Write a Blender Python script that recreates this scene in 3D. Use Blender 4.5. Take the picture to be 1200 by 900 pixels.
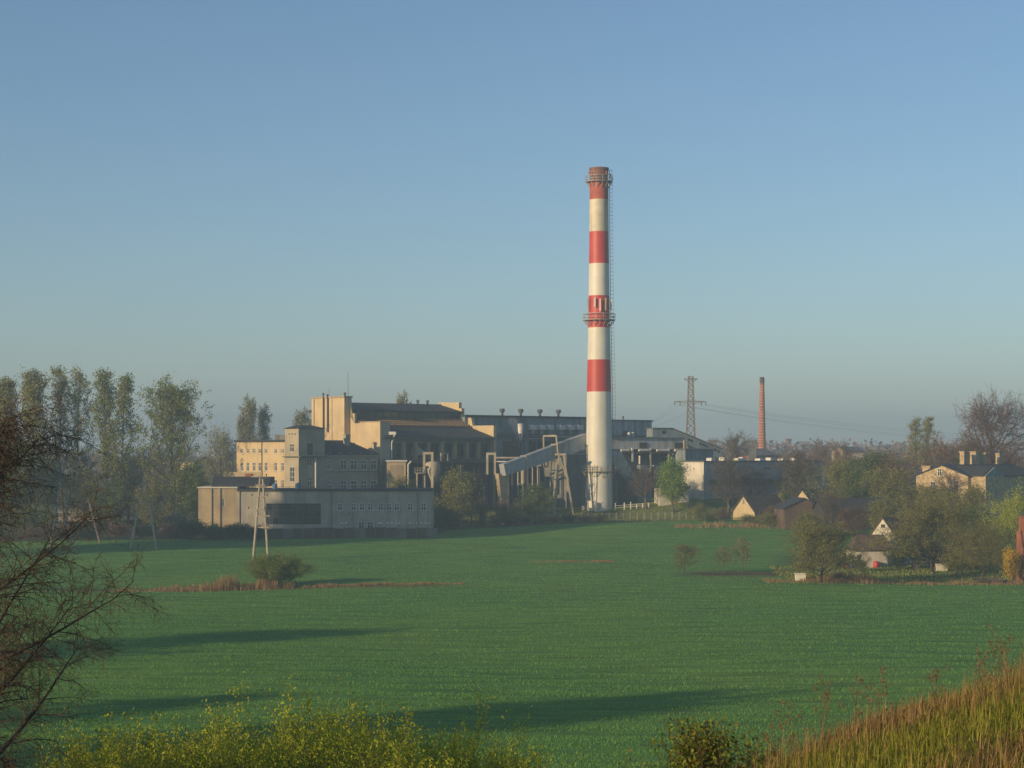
import bpy, bmesh, math, random
import numpy as np
from math import radians as R_, sin, cos, tan, pi
from mathutils import Vector

for o in list(bpy.data.objects):
    bpy.data.objects.remove(o, do_unlink=True)
SC = bpy.context.scene
COL = SC.collection

# ------------------------------------------------------------------ camera
F = 2239.0            # focal length in pixels of the 1200 px wide photograph
EYE = 18.7            # eye height above the field
HY = 530.0            # row of the horizon
cam_d = bpy.data.cameras.new('camera')
cam = bpy.data.objects.new('camera', cam_d)
COL.objects.link(cam)
cam.location = (0, 0, EYE)
cam.rotation_euler = (R_(90), 0, 0)
cam_d.sensor_width = 36.0
cam_d.lens = 36.0 * F / 1200.0
cam_d.shift_y = 80.0 / 1200.0
cam_d.clip_start = 0.1
cam_d.clip_end = 20000
SC.camera = cam

# ------------------------------------------------------------------ light
SUN_AZ = 52.0         # degrees to the left of straight behind the camera
SUN_EL = 13.5
sun_from = Vector((-sin(R_(SUN_AZ)) * cos(R_(SUN_EL)), -cos(R_(SUN_AZ)) * cos(R_(SUN_EL)), sin(R_(SUN_EL))))
world = bpy.data.worlds.new('World')
SC.world = world
world.use_nodes = True
wn = world.node_tree
bgn = wn.nodes.get('Background') or wn.nodes.new('ShaderNodeBackground')
sky = wn.nodes.new('ShaderNodeTexSky')
sky.sky_type = 'NISHITA'
sky.sun_disc = False
sky.sun_elevation = R_(SUN_EL)
sky.sun_rotation = R_(180 + SUN_AZ)
sky.altitude = 200
sky.air_density = 0.95
sky.dust_density = 0.5
sky.ozone_density = 3.0
wn.links.new(sky.outputs[0], bgn.inputs[0])
bgn.inputs[1].default_value = 0.108
sun_d = bpy.data.lights.new('sun', 'SUN')
sun_d.energy = 4.5
sun_d.angle = R_(0.6)
sun_d.color = (1.0, 0.735, 0.41)
sun = bpy.data.objects.new('sun', sun_d)
COL.objects.link(sun)
sun.location = (-60, -60, 60)
sun.rotation_euler = (-sun_from).to_track_quat('-Z', 'Y').to_euler()
vs = SC.view_settings
vs.view_transform = 'Standard'
vs.look = 'None'
vs.exposure = 0.15
vs.gamma = 1.0
vs.use_curve_mapping = False
SC.render.engine = 'CYCLES'
SC.cycles.use_denoising = True
SC.cycles.max_bounces = 6
SC.cycles.diffuse_bounces = 3
SC.cycles.glossy_bounces = 2
SC.cycles.transmission_bounces = 3
SC.cycles.transparent_max_bounces = 6
SC.cycles.volume_bounces = 1
SC.cycles.caustics_reflective = False
SC.cycles.caustics_refractive = False

# ------------------------------------------------------------------ materials
def _nodes(name):
    m = bpy.data.materials.new(name)
    m.use_nodes = True
    nt = m.node_tree
    b = nt.nodes.get('Principled BSDF')
    return m, nt, b

def mat(name, col, rough=0.85, var=0.25, scale=0.35, streak=0.0, scol=(0.05, 0.045, 0.04), bump=0.0, bscale=3.0,
        metallic=0.0, fine=0.1):
    """plain surface: base colour with broad mottling, fine grain, vertical run-off stains and relief"""
    m, nt, b = _nodes(name)
    N, L = nt.nodes.new, nt.links.new
    geo = N('ShaderNodeNewGeometry')
    n1 = N('ShaderNodeTexNoise'); n1.inputs['Scale'].default_value = scale; n1.inputs['Detail'].default_value = 6
    L(geo.outputs['Position'], n1.inputs['Vector'])
    mr = N('ShaderNodeMapRange')
    mr.inputs[1].default_value = 0.3; mr.inputs[2].default_value = 0.7
    mr.inputs[3].default_value = 1 - var; mr.inputs[4].default_value = 1 + var * 0.6
    L(n1.outputs[0], mr.inputs[0])
    mul = N('ShaderNodeVectorMath'); mul.operation = 'SCALE'
    mul.inputs[0].default_value = col
    L(mr.outputs[0], mul.inputs['Scale'])
    out = mul.outputs[0]
    if fine:
        n2 = N('ShaderNodeTexNoise'); n2.inputs['Scale'].default_value = scale * 14; n2.inputs['Detail'].default_value = 3
        L(geo.outputs['Position'], n2.inputs['Vector'])
        mr2 = N('ShaderNodeMapRange')
        mr2.inputs[1].default_value = 0.3; mr2.inputs[2].default_value = 0.7
        mr2.inputs[3].default_value = 1 - fine; mr2.inputs[4].default_value = 1 + fine
        L(n2.outputs[0], mr2.inputs[0])
        mu2 = N('ShaderNodeVectorMath'); mu2.operation = 'SCALE'
        L(out, mu2.inputs[0]); L(mr2.outputs[0], mu2.inputs['Scale'])
        out = mu2.outputs[0]
    if streak:
        mp = N('ShaderNodeMapping'); mp.inputs['Scale'].default_value = (0.9, 0.9, 0.05)
        L(geo.outputs['Position'], mp.inputs['Vector'])
        n3 = N('ShaderNodeTexNoise'); n3.inputs['Scale'].default_value = 1.3; n3.inputs['Detail'].default_value = 4
        L(mp.outputs[0], n3.inputs['Vector'])
        r3 = N('ShaderNodeMapRange')
        r3.inputs[1].default_value = 0.5; r3.inputs[2].default_value = 0.72
        r3.inputs[3].default_value = 0.0; r3.inputs[4].default_value = streak
        L(n3.outputs[0], r3.inputs[0])
        mx = N('ShaderNodeMix'); mx.data_type = 'RGBA'
        L(r3.outputs[0], mx.inputs['Factor']); L(out, mx.inputs['A'])
        mx.inputs['B'].default_value = (*scol, 1)
        out = mx.outputs['Result']
    L(out, b.inputs['Base Color'])
    b.inputs['Roughness'].default_value = rough
    b.inputs['Metallic'].default_value = metallic
    if bump:
        n4 = N('ShaderNodeTexNoise'); n4.inputs['Scale'].default_value = bscale; n4.inputs['Detail'].default_value = 5
        L(geo.outputs['Position'], n4.inputs['Vector'])
        bp = N('ShaderNodeBump'); bp.inputs['Strength'].default_value = bump; bp.inputs['Distance'].default_value = 0.1
        L(n4.outputs[0], bp.inputs['Height'])
        L(bp.outputs[0], b.inputs['Normal'])
    return m

def leaf_mat(name, c0, c1, trans=0.35, rough=0.6, c2=None):
    """foliage: each leaf takes its own colour between c0 and c1"""
    m, nt, b = _nodes(name)
    N, L = nt.nodes.new, nt.links.new
    geo = N('ShaderNodeNewGeometry')
    ramp = N('ShaderNodeValToRGB')
    e = ramp.color_ramp.elements
    e[0].position = 0.0; e[0].color = (*c0, 1)
    e[1].position = 1.0; e[1].color = (*c1, 1)
    if c2:
        k = ramp.color_ramp.elements.new(0.88); k.color = (*c1, 1)
        ramp.color_ramp.elements[2].color = (*c2, 1)
    L(geo.outputs['Random Per Island'], ramp.inputs[0])
    L(ramp.outputs[0], b.inputs['Base Color'])
    b.inputs['Roughness'].default_value = rough
    b.inputs['Specular IOR Level'].default_value = 0.25
    if trans:
        tr = N('ShaderNodeBsdfTranslucent')
        L(ramp.outputs[0], tr.inputs[0])
        mx = N('ShaderNodeMixShader'); mx.inputs[0].default_value = trans
        L(b.outputs[0], mx.inputs[1]); L(tr.outputs[0], mx.inputs[2])
        L(mx.outputs[0], nt.nodes['Material Output'].inputs[0])
    return m

def glass_mat(name, col, rough=0.08):
    m, nt, b = _nodes(name)
    b.inputs['Base Color'].default_value = (*col, 1)
    b.inputs['Roughness'].default_value = rough
    b.inputs['Specular IOR Level'].default_value = 0.6
    return m

M = {}
M['cream'] = mat('cream_plaster', (0.56, 0.44, 0.26), var=0.14, streak=0.25, scol=(0.25, 0.2, 0.14))
M['ochre'] = mat('ochre_plaster', (0.42, 0.33, 0.2), var=0.2, streak=0.4, scol=(0.16, 0.13, 0.1))
M['office'] = mat('office_plaster', (0.4, 0.35, 0.25), var=0.18, streak=0.3, scol=(0.2, 0.17, 0.13))
M['concrete'] = mat('grey_render', (0.4, 0.37, 0.3), var=0.25, streak=0.5, scol=(0.17, 0.15, 0.13))
M['concrete_dark'] = mat('dark_concrete', (0.17, 0.165, 0.155), var=0.3, streak=0.5)
M['bitumen'] = mat('bitumen_roof', (0.035, 0.037, 0.042), var=0.3, rough=0.8)
M['slate'] = mat('dark_tile_roof', (0.037, 0.04, 0.048), var=0.3, scale=1.0, bump=0.3)
M['roof_grey'] = mat('grey_sheet_roof', (0.12, 0.125, 0.13), var=0.3)
M['rust_tile'] = mat('rusty_tile', (0.33, 0.22, 0.13), var=0.3, scale=1.5)
M['brown_roof'] = mat('brown_tile_roof', (0.13, 0.085, 0.06), var=0.35, scale=0.8, bump=0.4)
M['plant_wall'] = mat('blue_grey_cladding', (0.22, 0.27, 0.29), var=0.25, streak=0.5)
M['plant_dark'] = mat('shade_blue_cladding', (0.045, 0.07, 0.09), var=0.35, streak=0.4, scol=(0.02, 0.02, 0.02))  # dark cladding with the blue of shadowed gaps mixed into its colour
M['panel'] = mat('pale_cladding', (0.5, 0.51, 0.5), var=0.18, streak=0.55, scol=(0.2, 0.13, 0.09))
M['rust_panel'] = mat('rust_streaked_cladding', (0.42, 0.43, 0.42), var=0.2, streak=0.95, scol=(0.15, 0.075, 0.05))
M['duct'] = mat('weathered_duct_sheet', (0.33, 0.34, 0.35), var=0.3, streak=0.5, scol=(0.14, 0.13, 0.12), rough=0.6)
M['shed_wall'] = mat('grey_shed_render', (0.36, 0.37, 0.37), var=0.25, streak=0.45, scol=(0.2, 0.16, 0.13))
M['steel'] = mat('galvanised_steel', (0.36, 0.35, 0.33), var=0.2, rough=0.55, scale=1.0)
M['steel_dark'] = mat('dark_painted_steel', (0.08, 0.08, 0.085), var=0.3, rough=0.6, scale=1.0)
M['steel_cream'] = mat('cream_painted_steel', (0.42, 0.37, 0.27), var=0.25, streak=0.4, scol=(0.2, 0.12, 0.07))
M['white_paint'] = mat('white_paint', (0.72, 0.7, 0.64), var=0.12, scale=1.0)
M['white_wall'] = mat('white_lime_wall', (0.66, 0.62, 0.53), var=0.15, streak=0.3, scol=(0.3, 0.27, 0.22))
M['stack_white'] = mat('stack_white_paint', (0.67, 0.645, 0.57), var=0.1, streak=0.3, scol=(0.4, 0.36, 0.28), scale=0.25, rough=0.5, fine=0.04)
M['stack_white_old'] = mat('stack_white_sooty_paint', (0.58, 0.53, 0.41), var=0.25, streak=0.85, scol=(0.25, 0.18, 0.11), scale=0.35, rough=0.6, fine=0.05)
M['stack_red'] = mat('stack_red_paint', (0.5, 0.042, 0.025), var=0.15, streak=0.3, scol=(0.35, 0.1, 0.06), scale=0.25, rough=0.5, fine=0.04)
M['stack_rust'] = mat('stack_faded_red_paint', (0.4, 0.075, 0.04), var=0.25, streak=0.8, scol=(0.2, 0.11, 0.07), scale=0.5, rough=0.7)
M['stack_soot'] = mat('stack_soot', (0.2, 0.09, 0.055), var=0.4, streak=0.4, scale=0.6)
M['brick'] = mat('red_brick', (0.36, 0.12, 0.065), var=0.3, scale=0.7, streak=0.2, scol=(0.15, 0.08, 0.05))
M['brick_pale'] = mat('pale_brick', (0.46, 0.35, 0.21), var=0.45, scale=1.2, bump=0.3)
M['brick_dark'] = mat('sooty_brick', (0.1, 0.06, 0.045), var=0.3)
M['mortar'] = mat('pale_brick_band', (0.55, 0.38, 0.27), var=0.3, scale=1.0)
M['timber'] = mat('weathered_timber', (0.13, 0.085, 0.06), var=0.35, streak=0.6, scol=(0.06, 0.045, 0.035))
M['timber_dark'] = mat('dark_timber', (0.05, 0.042, 0.038), var=0.4, streak=0.4, scol=(0.02, 0.018, 0.016))
M['pole'] = mat('pole_wood', (0.4, 0.34, 0.26), var=0.25, scale=1.5, streak=0.3, scol=(0.2, 0.15, 0.1))
M['pole_brown'] = mat('brown_pole_wood', (0.2, 0.15, 0.11), var=0.3, scale=1.5)
M['insulator'] = mat('insulator_brown', (0.1, 0.06, 0.045), var=0.1, rough=0.3)
M['frame'] = mat('window_frame_paint', (0.78, 0.76, 0.7), var=0.1, scale=2)
M['glass'] = glass_mat('window_glass', (0.045, 0.055, 0.065))
M['glass_dark'] = glass_mat('dark_window_glass', (0.012, 0.018, 0.022), rough=0.15)
M['blue_paint'] = mat('blue_plastic', (0.05, 0.16, 0.34), var=0.1, rough=0.4)
M['red_paint'] = mat('red_plastic', (0.45, 0.03, 0.03), var=0.1, rough=0.4)
M['wire'] = mat('cable', (0.06, 0.06, 0.06), var=0.05)
M['rubber'] = mat('rubber', (0.03, 0.03, 0.03), var=0.2)
M['bark'] = mat('grey_bark', (0.1, 0.085, 0.065), var=0.3, scale=2.0)
M['bark_dark'] = mat('dark_bark', (0.05, 0.038, 0.03), var=0.3, scale=4.0)
M['twig_red'] = mat('reddish_twig', (0.13, 0.075, 0.055), var=0.3, scale=3.0)
M['twig_dark'] = mat('dark_twig', (0.115, 0.078, 0.05), var=0.3, scale=3.0)
M['twig_grey'] = mat('greyish_twig', (0.13, 0.1, 0.075), var=0.3, scale=3.0)
M['leaf_poplar'] = leaf_mat('young_poplar_leaf', (0.17, 0.2, 0.035), (0.4, 0.36, 0.08))
M['leaf_poplar_dark'] = leaf_mat('dark_poplar_leaf', (0.12, 0.17, 0.03), (0.32, 0.32, 0.07))
M['leaf_mid'] = leaf_mat('mid_green_leaf', (0.072, 0.12, 0.032), (0.192, 0.24, 0.056))
M['leaf_fresh'] = leaf_mat('fresh_green_leaf', (0.13, 0.24, 0.02), (0.3, 0.42, 0.05))
M['leaf_olive'] = leaf_mat('olive_leaf', (0.15, 0.165, 0.03), (0.36, 0.33, 0.08))
M['leaf_field'] = leaf_mat('field_bush_leaf', (0.12, 0.19, 0.03), (0.27, 0.33, 0.06))
M['grass_bank'] = leaf_mat('bank_grass', (0.15, 0.22, 0.04), (0.34, 0.36, 0.09))
M['leaf_brown'] = leaf_mat('brown_bud', (0.135, 0.081, 0.0473), (0.27, 0.169, 0.0878), trans=0.15)
M['leaf_pale'] = leaf_mat('pale_willow_leaf', (0.204, 0.204, 0.09), (0.396, 0.372, 0.18))
M['leaf_willow'] = leaf_mat('yellow_green_willow_leaf', (0.32, 0.4, 0.025), (0.52, 0.54, 0.045))
M['leaf_yellow'] = leaf_mat('yellow_blossom', (0.5, 0.32, 0.01), (0.75, 0.5, 0.02))
M['leaf_lemon'] = leaf_mat('lemon_blossom', (0.4, 0.38, 0.03), (0.65, 0.6, 0.06))
M['leaf_white'] = leaf_mat('white_blossom', (0.12, 0.15, 0.04), (0.2, 0.22, 0.07), c2=(0.75, 0.72, 0.6))
M['leaf_dark'] = leaf_mat('evergreen_leaf', (0.015, 0.035, 0.02), (0.045, 0.08, 0.04), trans=0.1)
M['leaf_autumn'] = leaf_mat('rosehip_bush_leaf', (0.08, 0.14, 0.012), (0.24, 0.26, 0.03), c2=(0.3, 0.15, 0.03))
M['bud_orange'] = leaf_mat('orange_bud', (0.13, 0.085, 0.025), (0.26, 0.17, 0.045), trans=0.2)
M['crop'] = leaf_mat('young_wheat', (0.165, 0.36, 0.065), (0.22, 0.42, 0.08), trans=0.35)
M['grass_green'] = leaf_mat('slope_grass', (0.15, 0.19, 0.02), (0.36, 0.34, 0.05), c2=(0.42, 0.31, 0.1))
M['grass_dry'] = leaf_mat('dry_grass', (0.18, 0.11, 0.04), (0.42, 0.29, 0.11), trans=0.25)
M['reed'] = leaf_mat('russet_dry_grass', (0.2, 0.125, 0.055), (0.4, 0.27, 0.12), trans=0.2)
M['stalk'] = mat('dry_stalk', (0.21, 0.13, 0.065), var=0.3, scale=5)

# ------------------------------------------------------------------ terrain height
def sst(a, b, x):
    t = np.clip((np.asarray(x, float) - a) / (b - a), 0, 1)
    return t * t * (3 - 2 * t)

_hy = [-400, -60, 0, 8, 14, 25, 40, 60, 80, 95]
_hz = [17, 17.2, 17.05, 16.25, 14.65, 11.4, 7.9, 3.6, 0.9, 0.0]
def ground(x, y):
    x = np.asarray(x, float); y = np.asarray(y, float)
    lift = 3.45 * np.clip(x, 0, 5.2) * (1 - sst(11, 31, y))
    z = np.interp(y - lift, _hy, _hz)
    # field: gentle swells, then the rise to the works
    z = z + sst(95, 150, y) * (0.25 * np.sin(x * 0.035 + 1.0) * np.sin(y * 0.03) + 0.12 * np.sin(x * 0.11 + y * 0.06))
    rise = np.interp(x, [-140, -60, -20, 0, 20, 60, 110, 300], [0.5, 1.7, 1.9, 2.2, 3.0, 3.8, 4.6, 6])
    z = z + sst(300, 440, y) * rise
    bank = np.interp(x, [-150, -60, -20, 20, 40, 70, 120, 300], [1.0, 2.5, 3.0, 2.3, 4.0, 4.0, 3.5, 3.0])
    edge = np.interp(x, [-100, 20, 40, 60, 100], [440, 436, 436, 446, 450])
    z = z + sst(0, 16, y - edge) * bank
    # ditch across the left of the field
    z = z - 0.5 * np.exp(-((y - (266 + 0.06 * x)) / 1.6) ** 2) * sst(-3, -12, x) * sst(-75, -60, x)
    z = z + np.clip(y - 700, 0, 3300) * 0.0015
    return z

def g1(x, y):
    return float(ground(x, y))

def at(px, py, d):
    return Vector(((px - 600) / F * d, d, EYE - (py - HY) / F * d))

def zrow(py, d):
    return EYE - (py - HY) / F * d

def lat(px, d):
    return (px - 600) / F * d

# ------------------------------------------------------------------ mesh helpers
def tag(o, label=None, cat=None, group=None, kind=None):
    if label: o['label'] = label
    if cat: o['category'] = cat
    if group: o['group'] = group
    if kind: o['kind'] = kind
    return o

def thing(name, loc, label, cat, group=None):
    o = bpy.data.objects.new(name, None)
    o.empty_display_size = 0.5
    COL.objects.link(o)
    o.location = loc
    return tag(o, label, cat, group)

def root_loc(o):
    while o.parent:
        o = o.parent
    return Vector(o.location)

class MB:
    """collects faces in world coordinates, builds one mesh object"""
    def __init__(s):
        s.v = []; s.f = []
    def poly(s, pts):
        n = len(s.v); s.v += [tuple(p) for p in pts]; s.f.append(tuple(range(n, n + len(pts))))
    def hexa(s, b, t):
        """b, t: four bottom and four top corners"""
        n = len(s.v); s.v += [tuple(p) for p in b] + [tuple(p) for p in t]
        s.f += [(n, n + 3, n + 2, n + 1), (n + 4, n + 5, n + 6, n + 7)]
        for i in range(4):
            j = (i + 1) % 4
            s.f.append((n + i, n + j, n + 4 + j, n + 4 + i))
    def box(s, lo, hi):
        x0, y0, z0 = lo; x1, y1, z1 = hi
        s.hexa([(x0, y0, z0), (x1, y0, z0), (x1, y1, z0), (x0, y1, z0)], [(x0, y0, z1), (x1, y0, z1), (x1, y1, z1), (x0, y1, z1)])
    def obox(s, fr, u0, u1, v0, v1, z0, z1):
        """box in a building frame"""
        s.hexa([fr.p(u0, v0, z0), fr.p(u1, v0, z0), fr.p(u1, v1, z0), fr.p(u0, v1, z0)],
               [fr.p(u0, v0, z1), fr.p(u1, v0, z1), fr.p(u1, v1, z1), fr.p(u0, v1, z1)])
    def prism(s, pts, vec):
        n = len(s.v); k = len(pts); vec = Vector(vec)
        s.v += [tuple(p) for p in pts] + [tuple(Vector(p) + vec) for p in pts]
        s.f += [tuple(range(n, n + k)), tuple(range(n + 2 * k - 1, n + k - 1, -1))]
        for i in range(k):
            j = (i + 1) % k
            s.f.append((n + i, n + k + i, n + k + j, n + j))
    def beam(s, p, q, w, h=None):
        p = Vector(p); q = Vector(q); h = h or w
        d = (q - p).normalized()
        up = Vector((0, 0, 1)) if abs(d.z) < 0.95 else Vector((0, 1, 0))
        a = d.cross(up).normalized() * (w / 2); b = a.cross(d).normalized() * (h / 2)
        s.hexa([p - a - b, p + a - b, p + a + b, p - a + b], [q - a - b, q + a - b, q + a + b, q - a + b])
    def tube(s, p, q, r0, r1=None, n=8, caps=True):
        p = Vector(p); q = Vector(q); r1 = r0 if r1 is None else r1
        d = (q - p).normalized()
        up = Vector((0, 0, 1)) if abs(d.z) < 0.95 else Vector((0, 1, 0))
        a = d.cross(up).normalized(); b = a.cross(d)
        k = len(s.v)
        for c, r in ((p, r0), (q, r1)):
            for i in range(n):
                t = 2 * pi * i / n
                s.v.append(tuple(c + a * (cos(t) * r) + b * (sin(t) * r)))
        for i in range(n):
            j = (i + 1) % n
            s.f.append((k + i, k + j, k + n + j, k + n + i))
        if caps:
            s.f.append(tuple(range(k + n - 1, k - 1, -1))); s.f.append(tuple(range(k + n, k + 2 * n)))
    def lathe(s, c, prof, n=32, close=True):
        """prof: (radius, z) pairs"""
        k = len(s.v); m = len(prof)
        for r, z in prof:
            for i in range(n):
                t = 2 * pi * i / n
                s.v.append((c[0] + r * cos(t), c[1] + r * sin(t), z))
        for a in range(m - 1):
            for i in range(n):
                j = (i + 1) % n
                s.f.append((k + a * n + i, k + a * n + j, k + a * n + n + j, k + a * n + n + i))
        if close:
            s.f.append(tuple(range(k + n - 1, k - 1, -1))); s.f.append(tuple(range(k + (m - 1) * n, k + m * n)))
    def build(s, name, m, parent=None, smooth=False, recalc=True):
        off = root_loc(parent) if parent else Vector((0, 0, 0))
        me = bpy.data.meshes.new(name)
        me.from_pydata([(x - off.x, y - off.y, z - off.z) for x, y, z in s.v], [], s.f)
        if recalc:
            bm = bmesh.new(); bm.from_mesh(me)
            bmesh.ops.recalc_face_normals(bm, faces=bm.faces[:])
            bm.to_mesh(me); bm.free()
        me.materials.append(m)
        if smooth:
            me.polygons.foreach_set('use_smooth', [True] * len(me.polygons))
        o = bpy.data.objects.new(name, me)
        COL.objects.link(o)
        if parent: o.parent = parent
        return o

def part(name, m, parent, fn, smooth=False):
    b = MB(); fn(b)
    return b.build(name, m, parent, smooth)

class Frame:
    """a building's own axes: u to the right along its front, v away from the viewer"""
    def __init__(s, px, d, a):
        s.a = R_(a); s.o = Vector((lat(px, d), d, 0))
        s.u = Vector((cos(s.a), sin(s.a), 0)); s.v = Vector((-sin(s.a), cos(s.a), 0))
    def p(s, u, v, z):
        q = s.o + s.u * u + s.v * v
        return Vector((q.x, q.y, z))
    def front(s, v=0.0):
        return Face(s.p(0, v, 0), s.u, -s.v)
    def left(s, u=0.0):
        return Face(s.p(u, 0, 0), s.v, -s.u)

class Face:
    def __init__(s, p0, d, n):
        s.p0 = p0; s.d = d; s.n = n
    def s(s, px):
        k = (px - 600) / F
        return (k * s.p0.y - s.p0.x) / (s.d.x - k * s.d.y)
    def depth(s, px):
        return s.p0.y + s.s(px) * s.d.y
    def z(s, px, py):
        return zrow(py, s.depth(px))
    def rect(s, x0, y0, x1, y1):
        a, b = s.s(x0), s.s(x1)
        xm = (x0 + x1) / 2
        return (min(a, b), s.z(xm, y1), max(a, b), s.z(xm, y0))
    def p(s, t, z, out=0.0):
        q = s.p0 + s.d * t + s.n * out
        return Vector((q.x, q.y, z))

def wall_face(b, fc, s0, s1, z0, z1, holes=(), depth=0.3):
    """a wall surface with real window openings and their reveals"""
    ss = sorted({s0, s1} | {min(max(h[k], s0), s1) for h in holes for k in (0, 2)})
    zs = sorted({z0, z1} | {min(max(h[k], z0), z1) for h in holes for k in (1, 3)})
    for i in range(len(ss) - 1):
        for j in range(len(zs) - 1):
            cs, cz = (ss[i] + ss[i + 1]) / 2, (zs[j] + zs[j + 1]) / 2
            if any(h[0] < cs < h[2] and h[1] < cz < h[3] for h in holes):
                continue
            b.poly([fc.p(ss[i], zs[j]), fc.p(ss[i + 1], zs[j]), fc.p(ss[i + 1], zs[j + 1]), fc.p(ss[i], zs[j + 1])])
    for h in holes:
        c = [(h[0], h[1]), (h[2], h[1]), (h[2], h[3]), (h[0], h[3])]
        for i in range(4):
            (a0, b0), (a1, b1) = c[i], c[(i + 1) % 4]
            b.poly([fc.p(a0, b0), fc.p(a1, b1), fc.p(a1, b1, -depth), fc.p(a0, b0, -depth)])

def block(parent, fr, u0, u1, v0, v1, z0, z1, m, front=(), left=(), top=True, name='wall'):
    b = MB()
    ff = Face(fr.p(0, v0, 0), fr.u, -fr.v)
    fl = Face(fr.p(u0, 0, 0), fr.v, -fr.u)
    wall_face(b, ff, u0, u1, z0, z1, front)
    wall_face(b, fl, v0, v1, z0, z1, left)
    b.poly([fr.p(u1, v0, z0), fr.p(u1, v1, z0), fr.p(u1, v1, z1), fr.p(u1, v0, z1)])
    b.poly([fr.p(u0, v1, z0), fr.p(u1, v1, z0), fr.p(u1, v1, z1), fr.p(u0, v1, z1)])
    if top:
        b.poly([fr.p(u0, v0, z1), fr.p(u1, v0, z1), fr.p(u1, v1, z1), fr.p(u0, v1, z1)])
    o = b.build(name, m, parent, recalc=False)
    return o

def window(parent, fc, h, nx=2, nz=2, fw=0.1, fm='frame', gm='glass', sill=True, rec=0.12):
    """one window: frame with glazing bars, pane set back in the opening, a sill"""
    s0, z0, s1, z1 = h
    fw = min(fw, (s1 - s0) * 0.14)
    b = MB()
    def bar(a0, b0, a1, b1, o0=-rec - 0.06, o1=-rec + 0.03):
        b.hexa([fc.p(a0, b0, o0), fc.p(a1, b0, o0), fc.p(a1, b0, o1), fc.p(a0, b0, o1)],
               [fc.p(a0, b1, o0), fc.p(a1, b1, o0), fc.p(a1, b1, o1), fc.p(a0, b1, o1)])
    bar(s0, z0, s0 + fw, z1); bar(s1 - fw, z0, s1, z1)
    bar(s0 + fw, z0, s1 - fw, z0 + fw); bar(s0 + fw, z1 - fw, s1 - fw, z1)
    for i in range(1, nx):
        c = s0 + (s1 - s0) * i / nx
        bar(c - fw * 0.4, z0 + fw, c + fw * 0.4, z1 - fw)
    for j in range(1, nz):
        c = z0 + (z1 - z0) * (j / nz if nz > 2 else 0.62)
        bar(s0 + fw, c - fw * 0.35, s1 - fw, c + fw * 0.35, -rec - 0.05, -rec + 0.02)
    w = b.build('window', M[fm], parent)
    b = MB()
    b.poly([fc.p(s0 + fw * .5, z0 + fw * .5, -rec - 0.03), fc.p(s1 - fw * .5, z0 + fw * .5, -rec - 0.03), fc.p(s1 - fw * .5, z1 - fw * .5, -rec - 0.03), fc.p(s0 + fw * .5, z1 - fw * .5, -rec - 0.03)])
    b.build('pane', M[gm], w, recalc=False)
    if sill:
        b = MB()
        b.hexa([fc.p(s0 - .1, z0 - .1, .003), fc.p(s1 + .1, z0 - .1, .003), fc.p(s1 + .1, z0 - .1, .16), fc.p(s0 - .1, z0 - .1, .16)],
               [fc.p(s0 - .1, z0 - .02, .003), fc.p(s1 + .1, z0 - .02, .003), fc.p(s1 + .1, z0 - .03, .16), fc.p(s0 - .1, z0 - .03, .16)])
        b.build('sill', M['steel'], w)
    return w

def np_mesh(name, V, Fq, mats, mi=None, smooth=False):
    """mesh from numpy arrays; Fq is a list of (n,k) index arrays"""
    me = bpy.data.meshes.new(name)
    V = np.asarray(V, np.float32)
    me.vertices.add(len(V)); me.vertices.foreach_set('co', V.ravel())
    loops = np.concatenate([f.ravel() for f in Fq]).astype(np.int32)
    sizes = np.concatenate([np.full(len(f), f.shape[1]) for f in Fq]).astype(np.int32)
    starts = np.concatenate([[0], np.cumsum(sizes)[:-1]]).astype(np.int32)
    me.loops.add(len(loops)); me.loops.foreach_set('vertex_index', loops)
    me.polygons.add(len(sizes)); me.polygons.foreach_set('loop_start', starts); me.polygons.foreach_set('loop_total', sizes)
    for m in mats: me.materials.append(m)
    if mi is not None:
        me.polygons.foreach_set('material_index', np.concatenate([np.full(len(f), k) for f, k in zip(Fq, mi)]).astype(np.int32))
    if smooth:
        me.polygons.foreach_set('use_smooth', np.ones(len(sizes), bool))
    me.update(calc_edges=True)
    return me

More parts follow.
